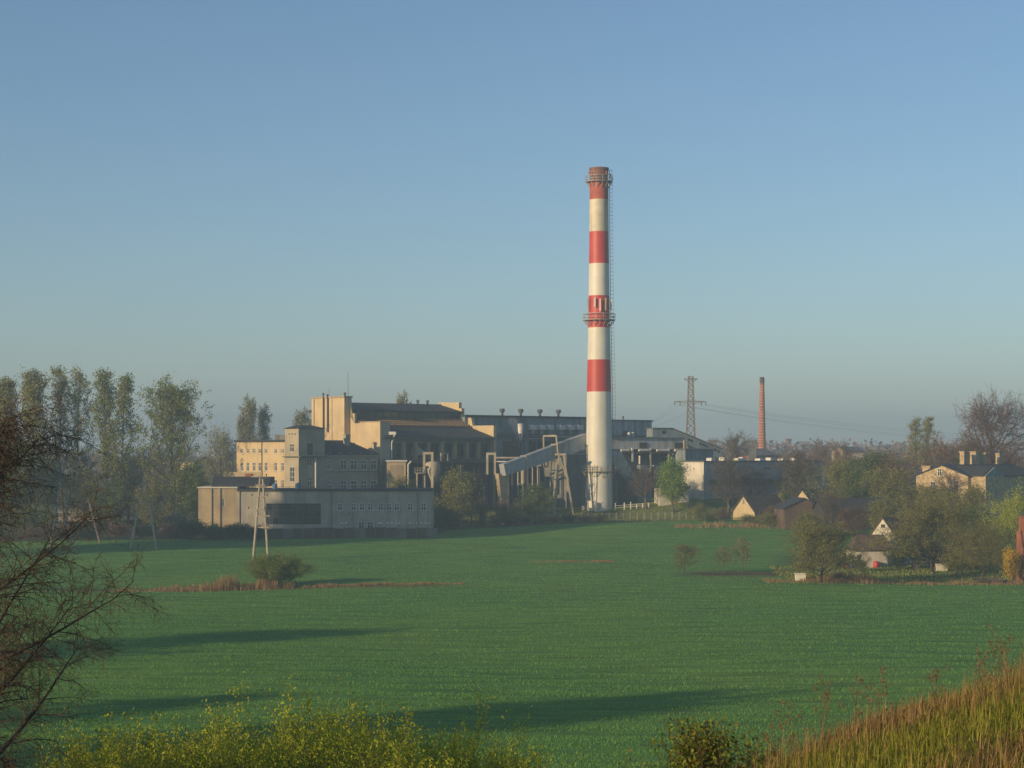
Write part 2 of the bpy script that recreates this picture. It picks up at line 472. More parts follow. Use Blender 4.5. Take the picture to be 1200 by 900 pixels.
# ------------------------------------------------------------------ ground
def build_ground():
    def axis(pts):
        out = []
        for (a, b, st) in pts:
            out += list(np.arange(a, b, st))
        return np.array(out + [pts[-1][1]], float)
    xs = axis([(-4000, -1000, 250), (-1000, -300, 50), (-300, -150, 10), (-150, -30, 2.0), (-30, 30, 1.0), (30, 150, 2.0), (150, 300, 10), (300, 1000, 50), (1000, 4000, 250)])
    ys = axis([(-400, -40, 20), (-40, 0, 2), (0, 40, 0.5), (40, 120, 1.5), (120, 480, 2.4), (480, 700, 6), (700, 1500, 40), (1500, 4000, 250)])
    X, Y = np.meshgrid(xs, ys)
    Z = ground(X, Y)
    rng = np.random.default_rng(5)
    near = sst(60, 20, Y)
    Z = Z + near * rng.normal(0, 0.03, Z.shape)
    V = np.stack([X, Y, Z], -1).reshape(-1, 3)
    ny, nx = X.shape
    I = np.arange(ny * nx).reshape(ny, nx)
    Q = np.stack([I[:-1, :-1], I[:-1, 1:], I[1:, 1:], I[1:, :-1]], -1).reshape(-1, 4)
    # what grows where: young wheat, meadow, garden soil, worn bank
    x, y = V[:, 0], V[:, 1]
    c = np.zeros((len(V), 4)); c[:, 3] = 1
    field = np.array([0.115, 0.25, 0.055]); slope = np.array([0.15, 0.15, 0.03]); meadow = np.array([0.085, 0.125, 0.035])
    soil = np.array([0.13, 0.085, 0.055]); far = np.array([0.07, 0.085, 0.04]); bankc = np.array([0.16, 0.19, 0.05])
    c[:, :3] = field
    def lay(col, w):
        w = np.clip(w, 0, 1)[:, None]
        c[:, :3] = c[:, :3] * (1 - w) + col * w
    lay(slope, sst(97, 88, y))
    far_edge = np.interp(x, [-140, -60, -18, -14, 15, 45, 62, 150], [380, 384, 386, 418, 425, 432, 420, 400])
    lay(far, sst(0, 3, y - far_edge))
    lay(bankc, sst(0, 4, y - 434) * sst(-25, -15, x) * sst(75, 60, x))
    lay(meadow, sst(275, 279, y - 0.06 * (x - 50)) * sst(38, 44, x - 0.1 * (y - 270)) * sst(345, 330, y))
    lay(soil, np.exp(-((y - 292 - 0.25 * (x - 40)) / 7.0) ** 2) * sst(24, 30, x) * sst(52, 46, x))
    lay(np.array([0.2, 0.12, 0.06]), 0.55 * np.exp(-((y - 322) / 2.2) ** 2) * sst(6, 9, x) * sst(20, 14, x))
    lay(np.array([0.12, 0.075, 0.045]), 0.8 * np.exp(-((y - (267.5 + 0.06 * x)) / 1.8) ** 2) * sst(-5, -12, x) * sst(-75, -60, x))
    m, nt, b = _nodes('ground_cover')
    N, L = nt.nodes.new, nt.links.new
    at_ = N('ShaderNodeAttribute'); at_.attribute_name = 'cover'
    geo = N('ShaderNodeNewGeometry')
    mp = N('ShaderNodeMapping'); mp.inputs['Scale'].default_value = (0.12, 0.6, 0.5); mp.inputs['Rotation'].default_value = (0, 0, R_(-7))
    L(geo.outputs['Position'], mp.inputs['Vector'])
    n1 = N('ShaderNodeTexNoise'); n1.inputs['Scale'].default_value = 1.0; n1.inputs['Detail'].default_value = 8; n1.inputs['Roughness'].default_value = 0.65
    L(mp.outputs[0], n1.inputs['Vector'])
    r1 = N('ShaderNodeMapRange'); r1.inputs[1].default_value = 0.3; r1.inputs[2].default_value = 0.7; r1.inputs[3].default_value = 0.6; r1.inputs[4].default_value = 1.3
    L(n1.outputs[0], r1.inputs[0])
    n2 = N('ShaderNodeTexNoise'); n2.inputs['Scale'].default_value = 0.035; n2.inputs['Detail'].default_value = 3
    L(geo.outputs['Position'], n2.inputs['Vector'])
    mx = N('ShaderNodeMix'); mx.data_type = 'RGBA'; mx.blend_type = 'MULTIPLY'
    rr = N('ShaderNodeValToRGB'); rr.color_ramp.elements[0].position = 0.35; rr.color_ramp.elements[1].position = 0.65
    rr.color_ramp.elements[0].color = (0.85, 0.95, 0.9, 1); rr.color_ramp.elements[1].color = (1.2, 1.06, 0.95, 1)
    L(n2.outputs[0], rr.inputs[0])
    mx.inputs['Factor'].default_value = 1.0
    L(at_.outputs['Color'], mx.inputs['A']); L(rr.outputs[0], mx.inputs['B'])
    sc = N('ShaderNodeVectorMath'); sc.operation = 'SCALE'
    L(mx.outputs['Result'], sc.inputs[0]); L(r1.outputs[0], sc.inputs['Scale'])
    L(sc.outputs[0], b.inputs['Base Color'])
    b.inputs['Roughness'].default_value = 0.95
    b.inputs['Specular IOR Level'].default_value = 0.1
    n3 = N('ShaderNodeTexNoise'); n3.inputs['Scale'].default_value = 1.0; n3.inputs['Detail'].default_value = 7
    mp3 = N('ShaderNodeMapping'); mp3.inputs['Scale'].default_value = (0.35, 1.5, 1.0); mp3.inputs['Rotation'].default_value = (0, 0, R_(-6))
    L(geo.outputs['Position'], mp3.inputs['Vector']); L(mp3.outputs[0], n3.inputs['Vector'])
    bp = N('ShaderNodeBump'); bp.inputs['Strength'].default_value = 0.7; bp.inputs['Distance'].default_value = 0.2
    L(n3.outputs[0], bp.inputs['Height']); L(bp.outputs[0], b.inputs['Normal'])
    me = np_mesh('ground', V, [Q], [m], smooth=True)
    ca = me.color_attributes.new('cover', 'FLOAT_COLOR', 'POINT')
    ca.data.foreach_set('color', c.ravel().astype(np.float32))
    o = bpy.data.objects.new('ground', me); COL.objects.link(o)
    o['kind'] = 'structure'
build_ground()

# ------------------------------------------------------------------ plants: generators
def _unit(a):
    return a / np.maximum(np.linalg.norm(a, axis=-1, keepdims=True), 1e-9)

def shoots(rng, P, Rd, m, t0, t1, ang, asd, L, k=5, up=0.05, wob=0.12, rr=0.6, rmin=0.004, lsd=0.25, jit=None):
    """m side shoots on every polyline of P (n,k,3) with radii Rd (n,k)"""
    n, kp, _ = P.shape
    idx = np.repeat(np.arange(n), m)
    t = (np.tile((np.arange(m) + 0.5) / m, n) + rng.uniform(-.5, .5, n * m) / m) * (t1 - t0) + t0
    f = t * (kp - 1); i = np.clip(f.astype(int), 0, kp - 2); w = (f - i)[:, None]
    p = P[idx, i] * (1 - w) + P[idx, i + 1] * w
    r = Rd[idx, i] * (1 - w[:, 0]) + Rd[idx, i + 1] * w[:, 0]
    tan_ = _unit(P[idx, i + 1] - P[idx, i])
    az = np.arange(n * m) * 2.39996 + rng.uniform(0, 6.28, n)[idx] + rng.normal(0, .3, n * m)
    ref = np.where(np.abs(tan_[:, 2:3]) > 0.9, np.array([[1., 0, 0]]), np.array([[0, 0, 1.]]))
    e1 = _unit(np.cross(tan_, ref)); e2 = np.cross(tan_, e1)
    perp = e1 * np.cos(az)[:, None] + e2 * np.sin(az)[:, None]
    a = np.radians(rng.normal(ang, asd, n * m))[:, None]
    d = _unit(np.cos(a) * tan_ + np.sin(a) * perp)
    ln = (L(t) if callable(L) else np.full(n * m, float(L))) * np.clip(rng.normal(1, lsd, n * m), .35, 1.7)
    out = np.zeros((n * m, k, 3)); out[:, 0] = p
    for j in range(1, k):
        d = _unit(d + rng.normal(0, wob, d.shape) + np.array([0, 0, up]))
        p = p + d * (ln / (k - 1))[:, None]
        out[:, j] = p
    r0 = np.maximum(r * rr, rmin)
    rad = r0[:, None] * np.linspace(1, .3, k)[None, :]
    return out, np.maximum(rad, rmin * 0.6), t

def tubes(P, Rd, ns):
    n, k, _ = P.shape
    T = np.zeros_like(P)
    T[:, 1:-1] = P[:, 2:] - P[:, :-2]; T[:, 0] = P[:, 1] - P[:, 0]; T[:, -1] = P[:, -1] - P[:, -2]
    T = _unit(T)
    ref = np.where(np.abs(T[:, :1, 2:3]) > 0.9, np.array([[[1., 0, 0]]]), np.array([[[0, 0, 1.]]]))
    e1 = _unit(np.cross(T, np.broadcast_to(ref, T.shape))); e2 = np.cross(T, e1)
    th = np.arange(ns) * 2 * pi / ns
    V = P[:, :, None] + Rd[:, :, None, None] * (e1[:, :, None] * np.cos(th)[None, None, :, None] + e2[:, :, None] * np.sin(th)[None, None, :, None])
    I = np.arange(n * k * ns).reshape(n, k, ns)
    J = np.roll(I, -1, axis=2)
    Q = np.stack([I[:, :-1], J[:, :-1], J[:, 1:], I[:, 1:]], -1).reshape(-1, 4)
    return V.reshape(-1, 3), Q

def leaves(rng, P, n, size, jit, aspect=0.6, hang=0.0, t0=0.2, clump=1, cj=None):
    """n leaf faces on the shoots P, each a bent diamond"""
    ns, k, _ = P.shape
    c = rng.integers(0, ns, max(1, n // clump)); t = rng.uniform(t0, 1, len(c)) * (k - 1)
    i = np.clip(t.astype(int), 0, k - 2); w = (t - i)[:, None]
    p = P[c, i] * (1 - w) + P[c, i + 1] * w
    if clump > 1:
        p = np.repeat(p, clump, 0) + rng.normal(0, cj if cj else jit, (len(p) * clump, 3))
    p = p + rng.normal(0, jit, p.shape)
    n = len(p)
    d = _unit(rng.normal(0, 1, (n, 3)) + np.array([0, 0, -hang]))
    s = _unit(np.cross(d, rng.normal(0, 1, (n, 3))))
    sz = (size * rng.uniform(.6, 1.3, n))[:, None]
    nrm = np.cross(d, s)
    a = p - d * sz * .5; b_ = p + s * sz * .5 * aspect + nrm * sz * .12; c_ = p + d * sz * .5; e = p - s * sz * .5 * aspect + nrm * sz * .12
    V = np.stack([a, b_, c_, e], 1).reshape(-1, 3)
    Q = np.arange(n * 4).reshape(n, 4)
    return V, Q

def join(parts):
    """[(V, Q, slot)] -> arrays"""
    Vs, Fs, mi, off = [], [], [], 0
    for V, Q, k in parts:
        Vs.append(V); Fs.append(Q + off); mi.append(k); off += len(V)
    return np.concatenate(Vs), Fs, mi

def trunk_line(rng, H, r, k=9, lean=0.03, wob=0.015):
    z = np.linspace(0, 1, k)
    xy = np.cumsum(rng.normal(0, wob, (k, 2)), 0) * H * 0.35; xy -= xy[0]
    xy += np.outer(z, rng.normal(0, lean, 2)) * H
    P = np.concatenate([xy, (z * H)[:, None]], 1)[None]
    Rd = (r * (1 - z) ** 0.8 + r * 0.08)[None]
    Rd[0, 0] *= 1.35
    return P, Rd

def plant_poplar(seed, H=36, W=8, nleaf=7000, leaf='leaf_poplar', twig='twig_grey', size=0.42, double=False, f0=0.22, n1=46):
    rng = np.random.default_rng(seed)
    tr = []
    P, Rd = trunk_line(rng, H, H * 0.011, 10, 0.012, 0.01)
    if double:
        P2, R2 = trunk_line(rng, H * .97, H * 0.009, 10, 0.012, 0.01)
        P2[0, :, 0] += np.interp(np.linspace(0, 1, 10), [0, .12, .4, 1], [0.2, .6, W * .3, W * .36])
        P = np.concatenate([P, P2]); Rd = np.concatenate([Rd, R2])
        P[0, :, 0] -= np.interp(np.linspace(0, 1, 10), [0, .12, .4, 1], [0, .3, W * .16, W * .2])
        W = W * .62; n1 = int(n1 * .7)
    env = lambda t: W * 1.15 * np.interp(t, [0, .2, .45, .75, .9, 1], [.7, 1.0, .92, .6, .3, .1])
    B, Rb, t = shoots(rng, P, Rd, n1, f0, .97, 36, 9, env, 6, .16, .08, .42, .03)
    C, Rc, _ = shoots(rng, B, Rb, 7, .25, 1, 36, 12, W * .3, 4, .14, .1, .5, .02)
    D, Rdd, _ = shoots(rng, C, Rc, 3, .3, 1, 40, 15, W * .13, 3, .05, .1, .5, .012)
    tr = join([(*tubes(P, Rd, 8), 0), (*tubes(B, Rb, 5), 0)])
    cr = join([(*tubes(C, Rc, 3), 0), (*tubes(D, Rdd, 3), 0), (*leaves(rng, D, nleaf, size, .2, .75, .2, 0.0, 6, .35), 1)])
    return (np_mesh('trunk', tr[0], tr[1], [M['bark']], tr[2]), np_mesh('crown', cr[0], cr[1], [M[twig], M[leaf]], cr[2]))

def plant_tree(seed, H=9, W=7, trunk=0.25, n1=14, n2=9, n3=6, nleaf=4000, leaf='leaf_mid', twig='twig_grey', bark='bark', size=0.2,
               ang=55, up=0.08, r=None, clump=3, k1=7, top=1.0, wob=0.12, hang=0.2, cj=None, tw=0.012):
    rng = np.random.default_rng(seed)
    P, Rd = trunk_line(rng, H * .82 * top, r or H * 0.02, 9, .03, .03)
    env = lambda t: W * .52 * np.interp(t, [0, trunk, trunk + .2, .8, 1], [.7, .85, 1.0, .72, .4])
    B, Rb, t = shoots(rng, P, Rd, n1, trunk, 1, ang, 12, env, k1, up, wob, .5, .02)
    C, Rc, _ = shoots(rng, B, Rb, n2, .2, 1, 45, 14, W * .2, 5, up * .7, wob * 1.1, .5, tw * 1.2)
    parts = [(*tubes(C, Rc, 3), 0)]
    last = C
    if n3:
        D, Rdd, _ = shoots(rng, C, Rc, n3, .2, 1, 42, 15, W * .085, 4, up * .5, wob * 1.3, .55, tw)
        parts.append((*tubes(D, Rdd, 3), 0)); last = D
    if nleaf:
        parts.append((*leaves(rng, last, nleaf, size, size * .8, .7, hang, 0.0, clump, cj or size * 1.2), 1))
    tr = join([(*tubes(P, Rd, 8), 0), (*tubes(B, Rb, 5), 0)])
    cr = join(parts)
    return (np_mesh('trunk', tr[0], tr[1], [M[bark]], tr[2]), np_mesh('crown', cr[0], cr[1], [M[twig], M[leaf]], cr[2]))

def plant_bush(seed, H=3, W=4, stems=14, n2=8, n3=5, nleaf=5000, leaf='leaf_mid', twig='twig_grey', size=0.14, clump=3, splay=32, up=0.1, aspect=.6, hang=.1,
               jit=None, rs=0.03, tw=0.006):
    rng = np.random.default_rng(seed)
    k = 6
    az = rng.uniform(0, 6.28, stems); tilt = np.radians(np.clip(np.abs(rng.normal(0, splay, stems)), 0, 72))
    base = np.stack([np.cos(az) * W * .14 * rng.random(stems), np.sin(az) * W * .14 * rng.random(stems), np.zeros(stems) - .05], 1)
    d = np.stack([np.cos(az) * np.sin(tilt), np.sin(az) * np.sin(tilt), np.cos(tilt)], 1)
    ln = H * rng.uniform(.7, 1.0, stems) / np.maximum(np.cos(tilt) ** .35, .5)
    P = np.zeros((stems, k, 3)); P[:, 0] = base; p = base
    for j in range(1, k):
        d = _unit(d + rng.normal(0, .09, d.shape) + np.array([0, 0, up * .6])); p = p + d * (ln / (k - 1))[:, None]; P[:, j] = p
    s = W / max(2 * np.percentile(np.abs(P[:, :, :2]), 98), .1) * .8
    P[:, :, :2] *= min(s, 1.6)
    Rd = rs * np.linspace(1, .3, k)[None].repeat(stems, 0)
    B, Rb, _ = shoots(rng, P, Rd, n2, .25, 1, 38, 12, H * .3, 5, up, .12, .6, tw * 1.5)
    C, Rc, _ = shoots(rng, B, Rb, n3, .2, 1, 38, 14, H * .14, 4, up, .12, .6, tw)
    C[:, :, 2] = np.maximum(C[:, :, 2], .05)
    tr = join([(*tubes(P, Rd, 5), 0)])
    parts = [(*tubes(B, Rb, 3), 0), (*tubes(C, Rc, 3), 0)]
    if nleaf:
        V, Q = leaves(rng, C, nleaf, size, jit or size * .6, aspect, hang, 0.0, clump, size)
        V[:, 2] = np.maximum(V[:, 2], .02)
        parts.append((V, Q, 1))
    cr = join(parts)
    return (np_mesh('stem', tr[0], tr[1], [M['bark']], tr[2]), np_mesh('foliage', cr[0], cr[1], [M[twig], M[leaf]], cr[2]))

def plant(name, meshes, loc, label, cat='tree', group=None, sc=(1, 1, 1), rz=0.0):
    """one plant: an Empty at its foot carrying trunk and crown"""
    if not isinstance(sc, tuple): sc = (sc, sc, sc)
    o = thing(name, loc, label, cat, group)
    o.rotation_euler = (0, 0, rz); o.scale = sc
    for me in meshes:
        c = bpy.data.objects.new(me.name.split('.')[0], me)
        COL.objects.link(c); c.parent = o
    return o

def foot(px, d, sink=0.08):
    x = lat(px, d)
    return (x, d, g1(x, d) - sink)

# ------------------------------------------------------------------ blades: crop, grasses
def blades(rng, x, y, h, w, lean=0.35, z=None, seg=2):
    """bent grass blades standing at x, y"""
    n = len(x)
    z = ground(x, y) - .02 if z is None else z
    az = rng.uniform(0, 6.28, n); la = np.abs(rng.normal(0, lean, n))
    b = np.stack([x, y, z], 1)
    side = np.stack([np.cos(az + 1.57), np.sin(az + 1.57), np.zeros(n)], 1) * (w / 2)[:, None]
    dr = np.stack([np.cos(az), np.sin(az), np.zeros(n)], 1)
    mid = b + dr * (h * np.sin(la) * .35)[:, None] + np.array([0, 0, 1.]) * (h * .6)[:, None]
    tip = b + dr * (h * np.sin(la) * 1.0)[:, None] + np.array([0, 0, 1.]) * (h * np.cos(la))[:, None]
    V = np.stack([b - side, b + side, mid + side * .8, mid - side * .8, tip], 1).reshape(-1, 3)
    o = np.arange(n)[:, None] * 5
    return V, [o + np.array([[0, 1, 2, 3]]), o + np.array([[3, 2, 4]])]

def blade_object(name, sets, mats_, label, cat):
    Vs, Fs, mi, off = [], [], [], 0
    for (V, Fq), k in sets:
        Vs.append(V)
        for f in Fq: Fs.append(f + off); mi.append(k)
        off += len(V)
    me = np_mesh(name, np.concatenate(Vs), Fs, mats_, mi)
    o = bpy.data.objects.new(name, me); COL.objects.link(o)
    tag(o, label, cat, None, 'stuff')
    return o

# ================================================================== THE WORKS
A = 43.0   # the works stand turned by this angle to the view

# ------------------------------------------------------------------ the big striped chimney
def build_chimney():
    d = 450.0
    cx = lat(702, d); gz = g1(cx, d)
    S = d / F
    t = thing('striped_chimney', (cx, d, gz), 'tall concrete chimney painted in red and white bands', 'chimney')
    ry = [197, 272, 347, 384, 459, 530, 565, 597, 640]
    rp = [10.9, 11.3, 12.2, 12.8, 14.3, 15.1, 15.5, 16.2, 16.4]
    rad = lambda py: float(np.interp(py, ry, rp)) * S
    zz = lambda py: zrow(py, d)
    def seg(name, m, y0, y1, n=3):
        b = MB()
        prof = [(rad(y), zz(y)) for y in np.linspace(y1, y0, n)]
        b.lathe((cx, d), prof, 56, close=False)
        return b.build(name, M[m], t, smooth=True, recalc=False)
    seg('white_band', 'stack_white', 459.2, 600 if zz(600) < gz else 640, 9)
    seg('red_band', 'stack_red', 421.7, 459.2)
    seg('white_band', 'stack_white', 384.2, 421.7)
    seg('red_band', 'stack_red', 346.7, 384.2)
    seg('white_band', 'stack_white', 309.2, 346.7)
    seg('red_band', 'stack_red', 271.7, 309.2)
    seg('white_band', 'stack_white_old', 234.2, 271.7)['label'] = 'white band with brown soot runs'
    seg('red_band', 'stack_rust', 213, 234.2)['label'] = 'faded rusty red band'
    seg('chimney_mouth', 'stack_soot', 199.5, 213, 3)
    def rim(b):
        b.lathe((cx, d), [(rad(199.5), zz(199.5)), (rad(199) + .12, zz(199.4)), (rad(199) + .12, zz(197)), (rad(199) - .3, zz(196.8)), (rad(199) - .3, zz(203)), (0.02, zz(203))], 48, close=False)
    part('rim', M['stack_soot'], t, rim)
    # fine horizontal pour joints
    for py in np.arange(240, 590, 12.5):
        def jn(b, py=py):
            b.lathe((cx, d), [(rad(py) + .004, zz(py) - .05), (rad(py) + .025, zz(py) - .03), (rad(py) + .025, zz(py) + .03), (rad(py) + .004, zz(py) + .05)], 48, close=False)
        band = 'stack_white'
        if 271.7 < py < 309.2 or 346.7 < py < 384.2 or 421.7 < py < 459.2: band = 'stack_red'
        if py < 271.7: band = 'stack_white_old'
        part('pour_joint', M[band], t, jn)
    # galleries
    def gallery(py, w, hrail, m='steel', nb=14, deck=True):
        z = zz(py); r0 = rad(py) + .01; r1 = r0 + w
        def dk(b):
            b.lathe((cx, d), [(r0, z - .1), (r1, z - .1), (r1, z + .05), (r0, z + .05)], 40, close=False)
        g = part('gallery', M[m], t, dk)
        def rl(b):
            n = 28
            pts = [[Vector((cx + cos(2 * pi * i / n) * r1, d + sin(2 * pi * i / n) * r1, z + h)) for i in range(n)] for h in (.06, hrail * .5, hrail)]
            for lv in (1, 2):
                for i in range(n): b.beam(pts[lv][i], pts[lv][(i + 1) % n], .09)
            for i in range(0, n, 2): b.beam(pts[0][i], pts[2][i], .09)
        part('railing', M[m], g, rl)
        for i in range(nb):
            a = 2 * pi * i / nb
            c_, s_ = cos(a), sin(a)
            part('bracket', M[m], g, lambda b: b.beam((cx + c_ * (r1 - .1), d + s_ * (r1 - .1), z - .12), (cx + c_ * (r0 + .02), d + s_ * (r0 + .02), z - 1.5), .14))
        return g
    gallery(213, 1.0, 1.3, 'steel')
    gallery(375, 1.25, 1.4, 'steel', 16)
    def wide(b):
        z = zz(367.5); r0 = rad(368) + .6
        n = 24
        for i in range(n):
            a0, a1 = 2 * pi * i / n, 2 * pi * (i + 1) / n
            b.beam((cx + cos(a0) * r0, d + sin(a0) * r0, z), (cx + cos(a1) * r0, d + sin(a1) * r0, z), .1)
    part('hoop', M['steel'], t, wide)
    gallery(552, 1.1, 1.2, 'steel_cream', 14)
    # mobile phone antennas on the upper gallery
    for i, (az, y0, y1) in enumerate([(-150, 350, 364), (-112, 350, 361), (-88, 351, 366), (-62, 350, 365), (-18, 351, 364), (20, 350, 363), (140, 350, 363)]):
        a = R_(az); r = rad(355) + .55
        def an(b, a=a, r=r, y0=y0, y1=y1):
            p = Vector((cx + cos(a) * r, d + sin(a) * r, 0))
            b.beam((p.x, p.y, zz(y1)), (p.x, p.y, zz(y0)), .34, .22)
            b.beam((p.x - cos(a) * .5, p.y - sin(a) * .5, zz(y1 - 3)), (p.x, p.y, zz(y1 - 3)), .08)
            b.beam((p.x - cos(a) * .5, p.y - sin(a) * .5, zz(y0 + 3)), (p.x, p.y, zz(y0 + 3)), .08)
        part('antenna', M['white_paint'] if i % 3 else M['steel_cream'], t, an)
    # warning lamps
    for az in (-140, -60, 30):
        def lp(b, az=az):
            r = rad(213) + 1.0; a = R_(az)
            p = Vector((cx + cos(a) * r, d + sin(a) * r, zz(213) + 1.3))
            b.tube(p, p + Vector((0, 0, .5)), .13, .1, 8); b.tube(p + Vector((0, 0, .5)), p + Vector((0, 0, .8)), .2, .12, 8)
        part('warning_lamp', M['stack_red'], t, lp)
    # caged ladder up the right side
    def ladder(b):
        a = R_(-14)
        ys = np.arange(200, 596, 2.2)
        tz = Vector((-sin(a), cos(a), 0)) * .28
        def pt(py, o): return Vector((cx + cos(a) * (rad(py) + o), d + sin(a) * (rad(py) + o), zz(py)))
        for i in range(len(ys) - 1):
            for sg in (-1, 1): b.beam(pt(ys[i], .3) + tz * sg, pt(ys[i + 1], .3) + tz * sg, .07)
            b.beam(pt(ys[i], .3) - tz, pt(ys[i], .3) + tz, .05)
            if i % 2 == 0:
                q = [pt(ys[i], .3) - tz, pt(ys[i], .65) - tz * 1.4, pt(ys[i], 1.0), pt(ys[i], .65) + tz * 1.4, pt(ys[i], .3) + tz]
                for j in range(4): b.beam(q[j], q[j + 1], .05)
                if i + 2 < len(ys): b.beam(pt(ys[i], 1.0), pt(ys[i + 2], 1.0), .05)
    part('caged_ladder', M['steel_dark'], t, ladder)
    # access ladder tower on the front left
    x0, x1 = cx - 2.7, cx - 1.2; yf = d - rad(580) - .35
    def tower(b):
        for x in (x0, x1): b.beam((x, yf, gz - .2), (x, yf, zz(545)), .14)
        for k, py in enumerate((548, 557, 566, 576, 586)): b.beam((x0, yf, zz(py)), (x1, yf, zz(py)), .1)
        b.beam((x0, yf, zz(586)), (x1, yf, zz(566)), .07)
    part('ladder_frame', M['steel_cream'], t, tower)
    for (x, h) in ((x1 + .3, 1.6), (x0 - 1.2, .7)):
        def cab(b, x=x, h=h):
            b.box((x - .3, yf - .5, gz - .2), (x + .3, yf, gz + h)); b.box((x - .36, yf - .56, gz + h), (x + .36, yf + .06, gz + h + .1))
        part('switch_cabinet', M['steel'], t, cab)
build_chimney()

# ------------------------------------------------------------------ the turbine hall
HALL = Frame(445.5, 438.0, A)
def build_hall():
    fr = HALL
    t = thing('turbine_hall', fr.p(0, 0, 2), 'big cream hall with stepped gable and dark tiered roofs', 'factory hall')
    fF, fL = fr.front(), fr.left()
    W = 0.6
    v1, v2, v3, v4 = fL.s(421.5), fL.s(415.5), fL.s(408.3), fL.s(404)
    dz = lambda v, py: zrow(py, fr.p(0, v, 0).y)
    zA, zB, zC = dz(5, 495), dz(v2, 484.5), dz(v3, 474)
    z0 = 1.0
    # tall stair block standing proud at the back of the gable
    fT = fr.left(-1.7)
    a0, a1 = fT.s(403.5), fT.s(366)
    zT = zrow(466, fr.p(0, a0, 0).y)
    b = MB()
    b.obox(fr, -1.7, .45, a0, a1, z0, zT)
    b.build('stair_block', M['cream'], t)
    part('parapet', M['ochre'], t, lambda b: b.obox(fr, -1.9, .65, a0 - .2, a1 + .2, zT + .004, zT + .35))
    # pilaster and pipes on the stair block
    for (x0, x1, o) in ((366.2, 368.6, .25), (387.2, 389.5, .18)):
        s0, s1 = sorted((fT.s(x0), fT.s(x1)))
        part('pilaster', M['cream'], t, lambda b: b.obox(fr, -1.7 - o, -1.702, s0, s1, z0, zT - .2))
    for x, up in ((380, .9), (385, .6)):
        s = fT.s(x); p = fT.p(s, 0, .3)
        def pipe(b):
            b.tube((p.x, p.y, zT - 8.0), (p.x, p.y, zT + up), .17, .17, 8)
            b.tube((p.x, p.y, zT + up), (p.x, p.y, zT + up + .35), .34, .1, 8)
        part('flue_pipe', M['brick_dark'], t, pipe)
    s = fT.s(401); p = fT.p(s, zT, -.8)
    part('roof_cowl', M['brick_dark'], t, lambda b: (b.tube(p, p + Vector((0, 0, .9)), .22, .22, 8), b.tube(p + Vector((0, 0, .9)), p + Vector((0, 0, 1.2)), .4, .2, 8)))
    pa = fr.p(.2, a0 + 1, zT)
    part('mast', M['steel_dark'], t, lambda b: b.tube(pa, pa + Vector((0, 0, 6.2)), .06, .03, 6))
    part('mast', M['steel_dark'], t, lambda b: b.tube(fr.p(.2, a1 - 4, zT), fr.p(.2, a1 - 4, zT + 2.4), .04, .03, 6))
    # stepped gable wall
    prof = [(0, z0), (0, zA), (v1, zA), (v1, zA - .15), (v2, zA - .15), (v2, zB), (v3, zB), (v3, zC), (a0 - .01, zC), (a0 - .01, z0)]
    part('gable_wall', M['cream'], t, lambda b: b.prism([fr.p(0, v, z) for v, z in prof], fr.u * W))
    # front corner pier
    u1 = fF.s(457)
    part('corner_pier', M['concrete'], t, lambda b: b.obox(fr, W + .004, u1, -.004, 2.4, z0, zA - .03))
    part('coping', M['ochre'], t, lambda b: b.obox(fr, -.12, u1 + .15, -.15, v1, zA + .004, zA + .22))
    uE = fF.s(577.5)
    # lower roof over the aisle
    yE = zrow(512, fr.p(u1, 0, 0).y)                # eave height at the left end
    yR = dz(v1, 500)
    part('aisle_roof', M['slate'], t, lambda b: b.prism([fr.p(W, -.9, yE), fr.p(W, v1, yR), fr.p(W, v1, yR - .4), fr.p(W, -.9, yE - .35)], fr.u * (uE - W)))
    part('gutter', M['steel_dark'], t, lambda b: b.obox(fr, u1 + .2, uE - .05, -1.15, -.92, yE - .4, yE - .1))
    # sunlit strip of coarse tiles between the two roofs
    zs0, zs1 = dz(v1, 499.3), dz(v3, 489)
    tb = MB()
    n, m = 46, 5
    ua, ub = fr.front(v1).s(426), uE - .4
    for i in range(n):
        for j in range(m):
            f0, f1 = j / m, (j + .62) / m
            uu0 = ua + (ub - ua) * (i + (.5 if j % 2 else 0)) / n; uu1 = uu0 + (ub - ua) / n * .55
            if uu1 > ub: continue
            va, vb = v1 + (v3 - v1) * f0, v1 + (v3 - v1) * f1
            za, zb = zs0 + (zs1 - zs0) * f0, zs0 + (zs1 - zs0) * f1
            h = .5
            tb.hexa([fr.p(uu0, va, za - .05), fr.p(uu1, va, za - .05), fr.p(uu1, vb, zb - .05), fr.p(uu0, vb, zb - .05)],
                    [fr.p(uu0, va - .06, za + h), fr.p(uu1, va, za + .08), fr.p(uu1, vb, zb + .08), fr.p(uu0, vb - .06, zb + h)])
    st = part('skylight_roof', M['brown_roof'], t, lambda b: b.prism([fr.p(W, v1, zs0), fr.p(W, v3, zs1), fr.p(W, v3, zs1 - .3), fr.p(W, v1, zs0 - .3)], fr.u * (uE - W)))
    tl = tb.build('raised_tiles', M['rust_tile'], st); tl['kind'] = 'stuff'
    # clerestory with its band of dark glazing
    zc1 = dz(v3, 480)
    fc = Face(fr.p(0, v3 + .05, 0), fr.u, -fr.v)
    part('clerestory_wall', M['plant_dark'], t, lambda b: b.obox(fr, W, uE, v3 + .05, v3 + .5, zs1 - .3, zc1))
    npan = 14
    for i in range(npan):
        s0 = W + .5 + (uE - W - 1) * i / npan; s1 = s0 + (uE - W - 1) / npan - .25
        def pn(b): b.obox(fr, s0, s1, v3 - .01, v3 + .048, zs1 + .25, zc1 - .25)
        part('clerestory_pane', M['glass_dark'], t, pn)
    # top roof
    zr0, zr1 = dz(v3 - .6, 480), dz(v3 + 8, 471)
